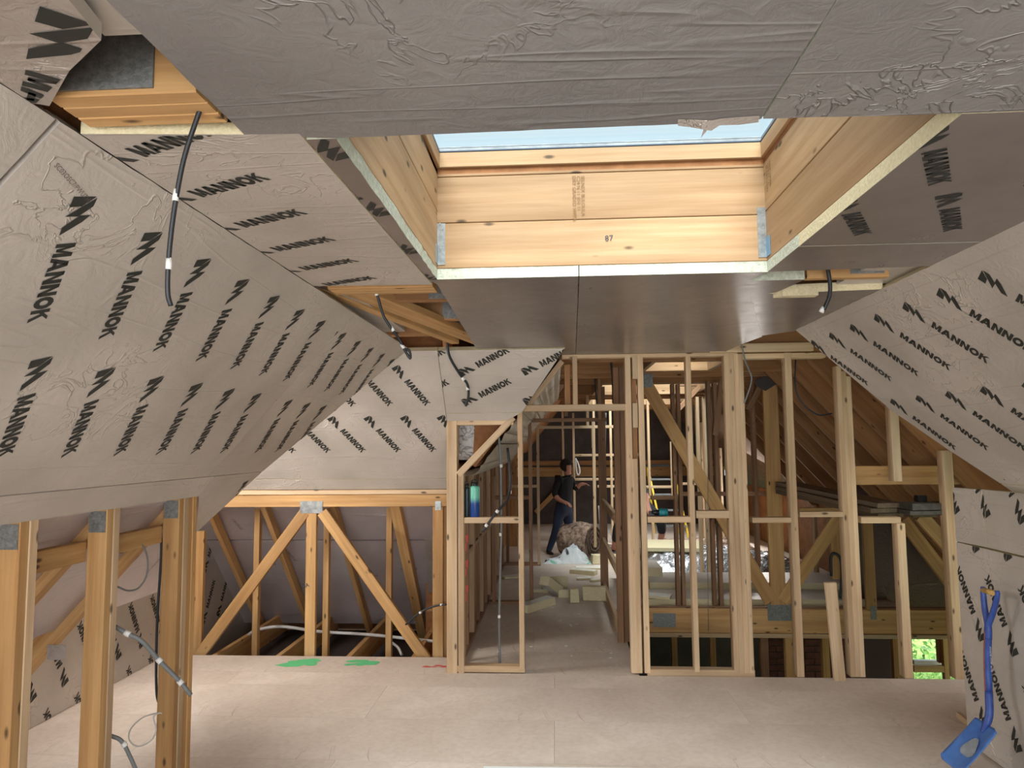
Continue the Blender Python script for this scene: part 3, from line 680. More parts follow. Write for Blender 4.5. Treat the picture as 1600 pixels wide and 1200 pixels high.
stud(fp, at(996, 800, y=Y).x, Y + .05, .0, 2.4, RAF, .04, .04)
S(fp, (1074, 556), (1091, 1050), Y)
for i in range(4): S(fp, (1133 + i * 7.6, 553), (1153.5 + i * 7.6, 1052), Y, CLS, .037, label=None)
S(fp, (1231, 551), (1252, 1058), Y, CLS, .05); 
for i in range(3): S(fp, (1312 + i * 7.5, 572 + i * 8), (1332 + i * 7.8, 1058), Y, CLS, .036)
S(fp, (1397, 634), (1404, 752), Y, CLS, .06); S(fp, (1408, 818), (1421, 1060), Y, CLS, .06)
S(fp, (1482, 704), (1500, 1062), Y, CLS, .07)
for x0, x1, py, h in ((1012, 1086, 812, .045), (1088, 1148, 804, .055), (1176, 1246, 813, .04), (1250, 1326, 804, .04), (1346, 1408, 813, .045)): R_(fp, x0, x1, py, Y, h)
R_(fp, 1012, 1180, 1052.5, Y, .05, CLS, name='sole_plate')
tb = empty('leaning_board', (at(1305, 1000, y=Y - .1).x, Y - .12, 0), 'short upright board leaning against the partition over the dark stairwell', 'board')
strut(tb, 'board', (at(1297, 910, y=Y - .06).x, at(1297, 910, y=Y - .06).z), (at(1315, 1062, y=Y - .1).x, .0), Y - .08, .078, CLS, .04)
# the lower insulated wall panel of the partition's left bay
bx = at(742, 680, y=5.62)
board(gb, (bx.x - .12, 5.95, bx.z - .2), (1, 0, 0), (0, 0, 1), [(-.1, .0), (.12, .0), (.25, .42), (-.1, .42)], .03, (FOIL, FOAM), [((.13, -.1), (.13, .31))], label='small printed board in the left bay of the partition')
sheet(gb, 'valley_sheet', [at(742, 662, y=5.75), at(792, 662, y=5.75), at(738, 728, y=5.75)], SARK, .02)

# ---- corridor: left stud wall and its foil slope
cl = empty('corridor_partition', (-.8, 7.8, 0), 'long low stud wall seen edge on along the left side of the corridor', 'partition wall')
ys = [5.66, 5.78, 6.1, 6.5, 6.62, 6.95, 7.3, 7.45, 7.7, 8.1, 8.5, 8.9, 9.3, 9.7, 10.1]
for i, y in enumerate(ys): stud(cl, -.795, y, .045, 1.46, BRN if i % 3 else CLS, .09, .038)
timber(cl, 'sole_plate', (-.795, 5.6, .022), (-.795, 10.25, .022), .09, .045, BRN); timber(cl, 'top_plate', (-.79, 5.6, 1.48), (-.79, 10.25, 1.48), .09, .045, BRN)
timber(cl, 'nogging', (-.795, 6.14, .8), (-.795, 10.1, .8), .08, .04, BRN)
vs = []; fs = []
for k in range(9):
    z = .95 - k * .07; i0 = len(vs); x = -.765 - .012 * (k % 3)
    vs += [(x - .012, 6.0985 - .0, z), (x + .012, 6.0985, z + .01), (x + .010, 6.0985, z - .06), (x - .006, 6.0985, z - .05)]; fs.append((i0, i0 + 1, i0 + 2, i0 + 3))
link('paint_mark', mesh('paint_mark', vs, fs), RED, cl)
cs = empty('wall_left_corridor', kind='structure')
n = 13; W = 1.27
e2 = V((-.70, 0, -.905)).normalized()
PL = [(0, 0), (4.75, 0), (4.75, 1.17), (0, 1.17)]
FST = foil('pleated_multifoil', (196, 186, 172), .3, .55, 1.0, 9)
O = V((.06, 5.60, 2.395))
for i in range(11):      # pleated strips of multifoil
    s0, s1 = i * .106, (i + 1) * .106 - .004
    a0 = O + e2 * s0; a1 = O + e2 * s1; nn = V((.905, 0, -.70)).normalized()
    vs = []; ny = 4; jit = [random.uniform(-.006, .006) for _ in range(2)]; jit = {0: jit[0], .3: jit[1], .55: -jit[0], .8: -jit[1], 1: jit[0]}
    for j in range(ny + 1):
        y = j * (4.6 / ny)
        for q, hh in ((0, 0), (.3, .012), (.55, .016), (.8, .010), (1, 0)):
            vs.append(e2 * ((s1 - s0) * q) + V((0, y, 0)) + nn * (hh * .35 + jit[q]))
    fs = [(j * 5 + q, j * 5 + q + 1, (j + 1) * 5 + q + 1, (j + 1) * 5 + q) for j in range(ny) for q in range(4)]
    link('multifoil_strip', mesh('multifoil_strip', vs, fs, True), FST, cs, Matrix.Translation(a0))
sheet(cs, 'roof_sheathing', [(.15, 5.62, 2.6), (-.66, 5.62, 1.563), (-.66, 16, 1.563), (.15, 16, 2.6)], SARK)
for y in (10.25, 10.85, 11.4, 12, 12.6, 13.2): timber(cs, 'rafter', (.0, y, 2.42), (-.8, y, 1.38), .045, .12, TRS, (1, 0, 1))
timber(cs, 'wall_plate', (-.85, 6.1, 1.53), (-.85, 12, 1.53), .06, .05, TRS)
strut(cs, 'rafter', (.06, 2.37), (-.22, 2.01), 5.56, .04, CLS, .035)
box(cs, 'eaves_board', (-.92, 6.06, -.3), (-.88, 16, 2.9), SARK)

def quick_frame(lbl, Y, items, mat=CLS, group=None):
    t = empty('stud_partition', (at(*items[0][1], y=Y).x, Y, 0), lbl, 'partition wall', group)
    for it in items:
        k = it[0]
        if k == 's': S(t, it[1], it[2], Y, it[3] if len(it) > 3 else mat, z0=it[4] if len(it) > 4 else None)
        elif k == 'r': R_(t, it[1][0], it[1][1], it[2], Y, .04, it[3] if len(it) > 3 else mat)
        elif k == 'b': B_(t, it[1], it[2], Y, .06, it[3] if len(it) > 3 else BRN, .045)
    return t
quick_frame('darker stud frame across the corridor behind the doorway, foot board on the floor', 7.85,
    [('s', (828, 655), (830, 944), BRN), ('r', (828, 948), 656, BRN), ('s', (884, 570), (884, 650), BRN), ('s', (936, 570), (937, 655), BRN), ('r', (765, 832), 943, BRN), ('r', (768, 826), 778, BRN), ('s', (770, 745), (772, 940), BRN)])
quick_frame('pale stud frame deeper in the corridor, second behind the doorway', 10.28,
    [('s', (841, 667), (841, 882)), ('r', (842, 1000), 667), ('r', (788, 845), 882, BRN), ('r', (798, 840), 760), ('s', (792, 715), (793, 880), BRN), ('s', (918, 618), (918, 665)), ('s', (925, 655), (932, 855))])
quick_frame('sunlit ladder-like stud frame around the worker in the far room', 12.6,
    [('s', (880, 640), (881, 843)), ('s', (897, 645), (897, 843)), ('s', (930, 620), (928, 843)), ('s', (955, 640), (956, 843)), ('r', (898, 1000), 711), ('r', (881, 897), 745), ('r', (898, 1000), 749), ('r', (934, 1000), 760), ('r', (955, 1000), 775), ('s', (926, 668), (926, 700)),
     ('s', (1013, 625), (1015, 775)), ('s', (1050, 690), (1051, 775)), ('r', (1008, 1052), 761), ('r', (1010, 1056), 777), ('s', (1021, 818), (1021, 866)), ('s', (1098, 660), (1100, 850)), ('s', (1106, 650), (1107, 855)), ('r', (1066, 1100), 756), ('s', (1128, 700), (1129, 860))])
quick_frame('tall slim stud frame standing on the far edge of the stairwell behind the partition', 7.65,
    [('s', (1051, 600), (1061, 948), BRN), ('s', (1059, 600), (1070, 948), BRN), ('s', (1107, 595), (1118, 948), BRN), ('s', (1117, 598), (1128, 948), BRN), ('r', (1066, 1200), 772, BRN), ('s', (1178, 600), (1184, 885), BRN), ('b', (1129, 592), (1118, 680)), ('s', (1145, 600), (1150, 945), BRN), ('r', (1018, 1060), 778, BRN)])
quick_frame('rows of studs far back right of the stairwell, half lit', 9.4,
    [('s', (1092, 620), (1096, 910)), ('s', (1103, 620), (1107, 910)), ('s', (1124, 700), (1127, 905), BRN), ('s', (1165, 640), (1168, 900), BRN), ('s', (1274, 790), (1278, 905)), ('s', (1299, 790), (1300, 905), BRN), ('r', (1250, 1325), 801), ('r', (1060, 1200), 600, BRN), ('b', (1100, 602), (1135, 650)), ('b', (1060, 640), (1095, 602))])
# wall along the right side of the corridor, with its two thick posts
cr = empty('stair_partition', (.56, 7.5, 0), 'stud wall along the corridor beside the stairwell with three sloping-looking rails', 'partition wall')
stud(cr, .55, 8.5, 0, 2.4, BRN, .09, .038)
for x, y in ((.545, 6.36), (.60, 6.40), (.655, 6.44)): stud(cr, x, y, 0, 2.4, BRN, .05, .08)
for z in (1.055, .60, .09): timber(cr, 'rail', (.545, 6.5, z - .035 + .02), (.545, 8.55, z - .035 + .02), .038, .085, CLS, (0, 0, 1))

# ---- girder truss over the stairwell, Y = 7.5
Y = 7.5
gt = empty('girder_truss', (2.1, Y, 0), 'orange girder truss over the stairwell with a deep bottom chord, braces and grey steel plates', 'roof truss')
rail(gt, 'bottom_chord', .62, 4.1, Y, -.20, .035, TRS, .045); rail(gt, 'ledger', .62, 4.1, Y - .01, -.245, -.205, CLS, .06)
rail(gt, 'edge_plate', .62, 4.1, Y + .05, .0, .045, BRN, .06)
B_(gt, (1004, 590), (1205, 940), Y, .135); S(gt, (1207, 600), (1213, 945), Y, TRS, .15, .045, 'post')
B_(gt, (1312, 808), (1224, 940), Y, .13); S(gt, (1306, 815), (1308, 905), Y + .05, TRS, .1, .045, 'post'); S(gt, (1355, 818), (1364, 955), Y, TRS, .10, .045, 'post')
B_(gt, (1170, 640), (1195, 590), Y, .06, BRN)
rail(gt, 'cross_rail', at(1250, 804, y=Y).x, at(1330, 804, y=Y).x, Y, 1.0, 1.05, TRS, .045)
for p0, p1 in (((1020, 958), (1056, 980)), ((1199, 945), (1241, 970)), ((1003, 582), (1020, 605)), ((1360, 947), (1370, 968))): plate(gt, p0, p1, Y, PLATE)
a = [at(*p, y=Y - .05) for p in ((1178, 594), (1220, 580), (1226, 592), (1196, 611), (1183, 604))]
sheet(gt, 'dark_gusset', [a[4], a[3], a[2], a[1], a[0]], base_mat('dark_grey_rubber_sheet', (72, 68, 68), .7)[0], .004)
# ---- stairwell below
ls = empty('wall_stairwell', kind='structure')
def rail_y(par, name, x, y0, y1, z0, z1, mat): return box(par, name, (x, y0, z0), (x + .03, y1, z1), mat)
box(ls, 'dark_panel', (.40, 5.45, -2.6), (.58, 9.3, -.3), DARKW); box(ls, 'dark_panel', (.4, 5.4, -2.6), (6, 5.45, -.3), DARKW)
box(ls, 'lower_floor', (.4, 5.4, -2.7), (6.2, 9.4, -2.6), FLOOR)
for px in (1053, 1113): S(ls, (px, 995), (px + 3, 1060), 7.9, TRS, .06, .06, 'lower_stud', z0=-2.6)
S(ls, (1194, 995), (1196, 1060), 7.6, BRN, .08, .06, 'lower_stud', z0=-2.6); S(ls, (1236, 995), (1237, 1060), 7.5, TRS, .11, .06, 'lower_stud', z0=-2.6)
S(ls, (1290, 995), (1292, 1060), 7.8, TRS, .07, .06, 'lower_stud', z0=-2.6)
S(ls, (1405, 995), (1402, 1060), 8.2, RAF, .1, .06, 'lower_stud', z0=-2.6)
S(ls, (1478, 995), (1480, 1060), 8.6, TRS, .06, .06, 'lower_stud', z0=-2.6); S(ls, (1470, 995), (1471, 1036), 8.66, RAF, .06, .06, 'lower_stud')
R_(ls, 1429, 1500, 1046, 8.6, .07, TRS, .06, 'sill_plate')
R_(ls, 1429, 1475, 1036, 8.75, .05, WHITE, .06, 'white_sill')
# brick wall with the open window gap
def bricks(par, x0, x1, z0, z1, Y):
    me = None; r = 0; z = z0
    box(par, 'mortar_bed', (x0, Y + .012, z0), (x1, Y + .1, z1), MORT)
    while z < z1 - .05:
        x = x0 - (.1125 if r % 2 else 0)
        while x < x1:
            a, b_ = max(x, x0), min(x + .215, x1)
            if b_ - a > .03: box(par, 'brick', (a, Y + random.uniform(-.003, .003), z), (b_, Y + .05, z + .065), BRICK)
            x += .225
        z += .075; r += 1
bricks(ls, 2.55, 3.6, -1.5, -.3, 9.1)
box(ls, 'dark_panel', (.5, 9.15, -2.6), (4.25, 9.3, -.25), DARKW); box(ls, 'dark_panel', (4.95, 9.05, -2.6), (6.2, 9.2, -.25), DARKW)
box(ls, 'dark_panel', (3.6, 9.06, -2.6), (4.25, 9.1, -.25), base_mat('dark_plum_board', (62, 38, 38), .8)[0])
for p in ((3.98, -1.35), ): tag(tube('vertical_pipe', [(p[0], 9.0, -1.9), (p[0], 9.0, -.72)], .01, CABW), 'thin pale pipe standing in the dark stairwell behind the partition', 'pipe')
tag(tube('vertical_pipe', [(1.37, 8.5, -1.0), (1.33, 8.5, -.42)], .012, CABG), 'thin grey pipe hanging in the dark bay right of the doorway', 'pipe')

# ================================================================== FAR ROOM SHELL
fb = empty('wall_far', kind='structure')
Y = 15.6
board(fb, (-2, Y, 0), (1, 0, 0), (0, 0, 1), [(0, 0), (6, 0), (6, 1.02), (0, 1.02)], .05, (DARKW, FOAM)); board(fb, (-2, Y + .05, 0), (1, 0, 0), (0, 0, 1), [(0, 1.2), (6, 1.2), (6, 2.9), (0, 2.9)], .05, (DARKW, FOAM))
rail(fb, 'beam', -1.1, 3.6, Y - .05, 1.02, 1.22, TRS, .05); rail(fb, 'beam', -1.1, 3.6, Y, 1.26, 1.36, RAF, .05)
strut(fb, 'brace', (-.45, .25), (.25, .95), Y - .08, .1, TRS, .04)
stud(fb, at(801, 800, y=12.2).x, 12.2, 0, 1.5, TRS, .15, .045); 
box(fb, 'eaves_wall', (3.7, 8.2, -.3), (3.75, 15.7, .9), SARK)

# ================================================================== LOOSE THINGS
# ---- shovel leaning on the right wall
BLUE = noisy('worn_blue_paint', (38, 62, 132), (52, 84, 158), 18, .45, .2); BLADE = noisy('blue_blade_paint', (58, 98, 168), (78, 122, 188), 9, .42, .2)
YEL = noisy('worn_yellow_grip', (170, 130, 60), (206, 172, 104), 30, .6); RUST = noisy('red_brown_wear', (112, 54, 52), (140, 76, 66), 30, .6); DUST = noisy('grey_mortar_dust', (128, 134, 142), (150, 154, 158), 25, .9)
TL, TR = at(1527, 1123, x=2.175), at(1566, 1147, x=2.175); BL = at(1478, 1186, x=1.995); 
wy = (TR - TL); wy.x = 0; wl_ = wy.length; wy.normalize(); ln = BL - TL; ln -= wy * ln.dot(wy); ll = ln.length + .015; ln.normalize(); nb = wy.cross(ln); nb = nb if nb.x < 0 else -nb
sh = empty('shovel', (2.1, (TL.y + TR.y) / 2, 0), 'blue digging shovel with yellow D-grip leaning on the printed wall board', 'shovel')
nu, nv = 14, 16; vs = []; fs = []
for side in (0, 1):
    for j in range(nv + 1):
        v = j / nv
        for i in range(nu + 1):
            u = i / nu * 2 - 1
            dish = .018 * (u * u) * (1 - .3 * v) + .012 * (1 - v) ** 2 * (0 if abs(u) > .9 else 1) + .015 * v * v
            cut = .02 * max(0, abs(u) - .8) / .2 * (1 if v > .9 else 0)
            tap = .93 + .07 * math.sin(v * 2.2); rnd = max(0, abs(u) - .75) * .05 * (1 if j == 0 else 0)
            p = wy * (u * wl_ / 2 * tap) + ln * (v * ll - (cut * (v > .95)) + rnd) + nb * (dish + side * -.0025)
            vs.append(p)
M_ = (nu + 1) * (nv + 1)
for s_ in (0, 1):
    for j in range(nv):
        for i in range(nu):
            a = s_ * M_ + j * (nu + 1) + i; q = (a, a + 1, a + nu + 2, a + nu + 1); fs.append(q if s_ else q[::-1])
edge = [i for i in range(nu + 1)] + [j * (nu + 1) + nu for j in range(1, nv + 1)] + [nv * (nu + 1) + i for i in range(nu - 1, -1, -1)] + [j * (nu + 1) for j in range(nv - 1, 0, -1)]
for k in range(len(edge)): a, b_ = edge[k], edge[(k + 1) % len(edge)]; fs.append((a, b_, b_ + M_, a + M_))
TM = (TL + TR) / 2; TM.z = (TL.z + TR.z) / 2
bl = link('blade', mesh('blade', vs, fs, True), BLADE, sh, Matrix.Translation(TM), 'square-mouthed blue blade with a grey dust patch')
vs = []; k = 14
for i in range(k): a = 6.283 * i / k; r = .05 * (1 + .15 * math.sin(3 * a)); vs.append(wy * (r * math.cos(a) + .015) + ln * (r * 1.1 * math.sin(a) + .15) + nb * .015)
link('dust_patch', mesh('dust_patch', vs, [tuple(range(k))]), DUST, bl, Matrix.Translation(TM))
GA, GB = at(1536, 922, x=2.215), at(1558, 928, x=2.215); GM = (GA + GB) / 2; SB = TM + nb * .012
pth = [TM + ln * .05 + nb * .010, TM + ln * .02 + nb * .012, SB + V((.012, 0, .05)), at(1545, 1080, x=2.2), at(1543, 1030, x=2.205), at(1544, 985, x=2.21)]
tube('socket', pth[:4], lambda t: .006 + .0125 * min(1, t * 2), BLUE, sh, 12)
tube('shaft', pth[3:], .0175, BLUE, sh, 14); 
st = tube('wear_strip', [p + V((-.0172, -.001, 0)) for p in pth[3:]], .004, RUST, sh, 6)
YJ = at(1544, 978, x=2.21)
for g, off in ((GA, .004), (GB, -.004)):
    tube('yoke_arm', [at(1544, 998, x=2.208), YJ, YJ.lerp(g, .45) + V((0, off * 2, 0)), g + V((0, 0, -.01)), g + V((0, 0, .016))], lambda t: .018 - .007 * t, BLUE, sh, 10)
tube('grip', [GA, GB], .014, YEL, sh, 14, 'worn yellow hand grip', 1)
text(sh, 'MADE FOR SITE', at(1546, 1010, x=2.1855), (0, 0, -1), (0, -1, 0), .018, TAPE, 'shaft_lettering')

# ---- drinks bottles on the nogging
def bottle(p, r, h, c1, c2, lbl):
    t = empty('drinks_bottle', p, lbl, 'bottle')
    body = [(r * .92, 0), (r, .006), (r, h * .42), (r, h * .56), (r, h * .80), (r * .96, h * .84), (r * .7, h * .87)]
    lathe('body', body, [c2, c1], t, Matrix.Translation(p), 20, idx=[0, 0, 0, 1, 1, 1])
    q = V(p) + V((0, 0, h * .87)); cap = base_mat('black_plastic', (26, 27, 28), .4)[0] if 'black_plastic' not in MATS else MATS['black_plastic']
    lathe('cap', [(r * .74, 0), (r * .76, .004), (r * .76, h * .09), (r * .6, h * .10)], cap, t, Matrix.Translation(q), 20)
    z = h * .1
    tube('carry_loop', [q + V((-r * .6, 0, z * .4)), q + V((-r * .55, 0, z * 1.35)), q + V((0, 0, z * 1.6)), q + V((r * .55, 0, z * 1.35)), q + V((r * .6, 0, z * .4))], .005, cap, t, 8)
def grad(name, a, b, z0, z1):
    mt, nt, p = base_mat(name, a, .35, 0, .5); tc = N(nt, 'ShaderNodeTexCoord'); sp = N(nt, 'ShaderNodeSeparateXYZ'); nt.links.new(tc.outputs['Object'], sp.inputs[0])
    mr = N(nt, 'ShaderNodeMapRange'); mr.inputs[1].default_value = z0; mr.inputs[2].default_value = z1; nt.links.new(sp.outputs[2], mr.inputs[0])
    r = ramp(nt, [(0, a), (1, b)], mr.outputs[0]); nt.links.new(r.outputs[0], p.inputs['Base Color']); return mt
GR = grad('blue_to_teal_enamel', (22, 66, 138), (112, 198, 176), .105, .15)
p = at(742, 806, y=5.545); nz = at(742, 813, y=5.5).z + .0225
bottle(V((p.x, 5.545, nz)), .039, .275, GR, GR, 'teal and blue metal drinks bottle standing on the cross rail left of the doorway')
DK = base_mat('dark_teal_plastic', (34, 50, 54), .4)[0]
bottle(V((p.x - .062, 5.553, nz)), .020, .26, DK, DK, 'slim dark bottle half hidden left of the teal drinks bottle')

# ---- cables
def cable(pts, r, mat, lbl, taps=(), name='cable', tr=None):
    P = [at(a[0], a[1], y=a[2]) for a in pts]
    t = empty(name, P[0], lbl, 'cable')
    tube('sheath', P, r, mat, t, 8)
    for q in taps:
        a = at(q[0], q[1], y=q[2]); d = V((q[3], 0, q[4])).normalized(); tube('tape_band', [a - d * .012, a + d * .012], (tr or r) * 1.25, TAPE, t, 8, smooth_n=1)
    return t
cable([(322, 148, 1.38), (306, 190, 1.385), (287, 250, 1.39), (272, 330, 1.40), (264, 400, 1.41), (262, 455, 1.42), (267, 478, 1.43)], .0052, CABB, 'black cable hanging from the ceiling hole at the upper left', [(320, 157, 1.379, -.3, -1), (275, 305, 1.397, -.12, -1), (264, 412, 1.412, 0, -1)])
cable([(586, 446, 3.17), (592, 470, 3.19), (600, 495, 3.2), (613, 515, 3.22), (625, 532, 3.25), (634, 550, 3.27), (641, 560, 3.28), (640, 549, 3.28), (633, 545, 3.27)], .0065, CABB, 'black cable with white bands hanging from the ceiling gap left of the roof window', [(588, 458, 3.18, .2, -1), (613, 514, 3.22, .5, -1), (629, 541, 3.26, .6, -1)])
cable([(698, 530, 5.0), (702, 556, 5.02), (718, 584, 5.10), (730, 600, 5.17), (732, 618, 5.22), (728, 634, 5.28)], .010, CABB, 'black cable hanging over the printed panel above the doorway bay', [(724, 592, 5.12, .6, -1), (731, 607, 5.19, 0, -1)])
cable([(1293, 416, 2.98), (1294, 424, 3.0), (1297, 445, 3.02), (1296, 462, 3.04), (1290, 478, 3.06), (1285, 487, 3.07)], .0085, CABB, 'short dark cable hanging from the ceiling hole right of the roof window', [(1285, 484, 3.068, -.5, -1)])
cable([(1155, 524, 5.3), (1160, 545, 5.35), (1165, 565, 5.40), (1174, 588, 5.44), (1172, 605, 5.45), (1163, 630, 5.46)], .006, CABG, 'thin grey cable dropping beside the four-fold stud cluster')
cable([(1243, 562, 5.66), (1243, 605, 5.66), (1254, 630, 5.66), (1278, 648, 5.66), (1300, 646, 5.66)], .006, CABB, 'thin black cable curving below the rafters on the right')
cable([(779, 672, 5.63), (782, 720, 5.63), (783, 780, 5.63), (783, 840, 5.63), (780, 962, 5.63), (781, 1040, 5.62)], .0095, CABG, 'grey conduit running down through the left bay of the partition', [(783, 728, 5.63, 0, -1), (782, 835, 5.63, 0, -1), (780, 963, 5.63, 0, -1), (780, 1018, 5.63, 0, -1)])
cable([(793, 700, 5.6), (797, 735, 5.58), (797, 765, 5.55), (790, 785, 5.50), (776, 800, 5.46), (765, 815, 5.44), (753, 831, 5.43)], .010, CABB, 'black cable bundle crossing in front of the left bay rail', [(797, 769, 5.55, 0, -1), (777, 799, 5.46, -.6, -.7), (760, 821, 5.435, -.6, -.8)])
cable([(180, 979, 3.1), (197, 989, 3.12), (222, 1002, 3.14), (248, 1031, 3.18), (282, 1066, 3.22), (298, 1086, 3.24)], .0105, CABG, 'taped grey cable bundle sticking out from the middle post at the left', [(199, 990, 3.12, .9, -.4), (249, 1032, 3.18, .7, -.7), (282, 1066, 3.22, .7, -.7)])
cable([(249, 793, 3.62), (252, 860, 3.62), (246, 960, 3.62), (244, 1040, 3.62), (245, 1085, 3.62), (250, 1110, 3.62), (249, 1165, 3.62), (250, 1210, 3.62)], .0065, CABB, 'black cable clipped down the thick left post')
cable([(252, 1113, 3.6), (225, 1120, 3.55), (205, 1138, 3.53), (202, 1156, 3.52), (215, 1166, 3.52), (235, 1158, 3.53), (244, 1140, 3.54), (240, 1120, 3.55), (255, 1116, 3.56), (258, 1150, 3.57), (258, 1208, 3.6)], .0035, CABW, 'pale cable coil hanging on the thick left post near the floor')
cable([(172, 1149, 3.1), (190, 1158, 3.12), (204, 1184, 3.14), (216, 1212, 3.15)], .009, CABG, 'grey cable drooping from the middle left post near the floor', [(194, 1163, 3.125, .6, -.8)])
cable([(187, 840, 3.3), (210, 841, 3.35), (226, 858, 3.4), (231, 880, 3.42), (228, 902, 3.42), (216, 919, 3.4), (200, 923, 3.36), (184, 917, 3.3)], .0045, CABG, 'thin grey cable loop between the middle and thick left posts')
cable([(384, 996, 6.7), (400, 985, 6.6), (440, 979, 6.6), (500, 987, 6.6), (570, 991, 6.6), (640, 998, 6.55), (697, 1004, 6.5)], .014, CABW, 'white conduit running low behind the orange truss')
cable([(612, 1004, 6.5), (622, 1012, 6.5), (628, 1024, 6.45)], .012, CABW, 'short white conduit bending down behind the right brace of the truss')
cable([(634, 976, 5.96), (655, 958, 5.94), (676, 948, 5.93), (700, 944, 5.9)], .008, CABB, 'black cable passing in front of the right truss post', [(657, 957, 5.94, .8, .5), (690, 945, 5.915, 1, 0)])
cable([(888, 735, 12.8), (889, 760, 12.8), (893, 808, 12.8), (905, 828, 12.8), (926, 830, 12.8)], .018, CABW, 'pale cable hanging beside the standing worker')
cable([(899, 716, 12.5), (901, 738, 12.5), (904, 742, 12.5), (906, 736, 12.5), (903, 724, 12.5), (899, 716, 12.5)], .014, CABW, 'small pale cable loop hanging right of the standing worker')
cable([(945, 645, 11.6), (944, 690, 11.6), (944, 740, 11.6), (946, 790, 11.6)], .03, CABG, 'grey vertical duct beyond the right side of the doorway')
cable([(936, 790, 11), (939, 830, 11), (945, 850, 11), (948, 868, 10.8)], .016, CABW, 'white cable looping down to the floor at the corridor end')
cable([(954, 556, 6.6), (957, 590, 6.6), (958, 630, 6.6)], .010, CABB, 'right-hand of two black cables hanging above the door lintel')
cable([(929, 583, 7.6), (930, 600, 7.6), (933, 634, 7.6)], .010, CABB, 'left-hand of two black cables hanging above the door lintel')
cable([(1299, 900, 7.4), (1299, 868, 7.4), (1307, 866, 7.4), (1314, 876, 7.38), (1315, 905, 7.38), (1313, 935, 7.36)], .014, CABB, 'thick black cable bent over beside the leaning board')
cable([(1105, 600, 7.44), (1106, 700, 7.44), (1106, 900, 7.44), (1107, 985, 7.44)], .003, CABG, 'thin grey cable hanging straight down right of the single slim stud')

# ---- scaffold boards and grey boards lying on the rails
def plank(a, b_, w_, h_, lbl, grp=None, mat=OLD):
    t = timber(None, 'scaffold_board', a, b_, w_, h_, mat); 
    return tag(t, lbl, 'board', grp)
A = at(1228, 768, y=7.3); Bq = at(1392, 806, y=5.78)
dd = (Bq - A).normalized(); sd_ = V((0, 0, 1)).cross(dd).normalized()
plank(A, Bq, .22, .036, 'lowest weathered scaffold board of the pile lying across the rails right of centre')
plank(A + V((0, 0, .040)), Bq + V((-.05, 0, .040)), .22, .036, 'weathered scaffold board second from the bottom of the pile')
plank(A + V((0.02, 0, .080)) - sd_ * .02, Bq + V((.02, 0, .080)) - sd_ * .02, .22, .036, 'topmost weathered scaffold board of the pile')
plank(A + sd_ * .25, Bq + sd_ * .25 + V((.04, 0, 0)), .22, .036, 'single weathered scaffold board lying behind the pile')
A2, B2 = at(1412, 800, y=5.66), at(1486, 799, y=5.66)
plank(A2, B2, .2, .03, 'lower of two dark boards stacked near the right wall', None, noisy('dark_grey_fibre_board', (78, 76, 70), (98, 96, 88), 20, .8))
plank(A2 + V((.02, 0, .045)), B2 + V((-.02, 0, .045)), .2, .05, 'upper of two dark boards stacked near the right wall', None, MATS['dark_grey_fibre_board'])
p = at(1444, 780, y=5.66)
tag(box(None, 'black_box', (p.x - .035, 5.68, A2.z + .072), (p.x + .035, 5.75, A2.z + .122), MATS['black_plastic'], None, .005), 'small black box on the dark boards near the right wall', 'box')

# ---- cordless drill on the nogging
p = at(1034, 807, y=5.54); z = at(1034, 812, y=5.5).z + .0225
dr = empty('cordless_drill', (p.x, 5.54, z), 'black and teal cordless drill lying on the cross rail right of the doorway', 'drill')
TEAL = base_mat('teal_plastic', (26, 122, 132), .4)[0]
tube('motor_body', [V((p.x - .02, 5.54, z + .03)), V((p.x + .045, 5.54, z + .03))], .028, TEAL, dr, 12, smooth_n=1)
tube('chuck', [V((p.x - .02, 5.54, z + .03)), V((p.x - .06, 5.54, z + .03)), V((p.x - .075, 5.54, z + .03))], lambda t: .02 - .008 * t, MATS['black_plastic'], dr, 12, smooth_n=1)
tube('handle', [V((p.x + .01, 5.55, z + .02)), V((p.x - .03, 5.575, z + .018)), V((p.x - .06, 5.585, z + .018))], .016, MATS['black_plastic'], dr, 10)
box(dr, 'battery', (p.x - .09, 5.565, z), (p.x - .05, 5.61, z + .035), MATS['black_plastic'], None, .004)

FTOP = noisy('pale_offcut_facing', (214, 212, 202), (232, 232, 226), 12, .6, .2)
# ---- cut pieces of insulation board on the corridor floor
def offcut(cx, cy, L, w_, h_, rot, lbl, mats=(FOAM, FOIL), tilt=0, lift=0):
    bm = bmesh.new(); bmesh.ops.create_cube(bm, size=1)
    for v in bm.verts: v.co = V((v.co.x * L, v.co.y * w_, v.co.z * h_)) + V([random.uniform(-.006, .006) for _ in range(3)])
    bmesh.ops.bevel(bm, geom=bm.edges[:], offset=.003, segments=1, affect='EDGES')
    me = bpy.data.meshes.new('insulation_offcut'); bm.to_mesh(me); bm.free()
    for q in mats: me.materials.append(q)
    for f_ in me.polygons: f_.material_index = 1 if (abs(f_.normal.z) > .9 and h_ < .12) and len(mats) > 1 else 0
    z = abs(math.sin(tilt)) * L / 2 + math.cos(tilt) * h_ / 2 + .001 + lift
    m = Matrix.Translation((cx, cy, z)) @ Matrix.Rotation(rot, 4, 'Z') @ Matrix.Rotation(tilt, 4, 'Y')
    return tag(link('insulation_offcut', me, list(mats), None, m), lbl, 'insulation offcut', 'insulation offcuts on the corridor floor')
def fl_(px, py): q = at(px, py, z=0); return q.x, q.y
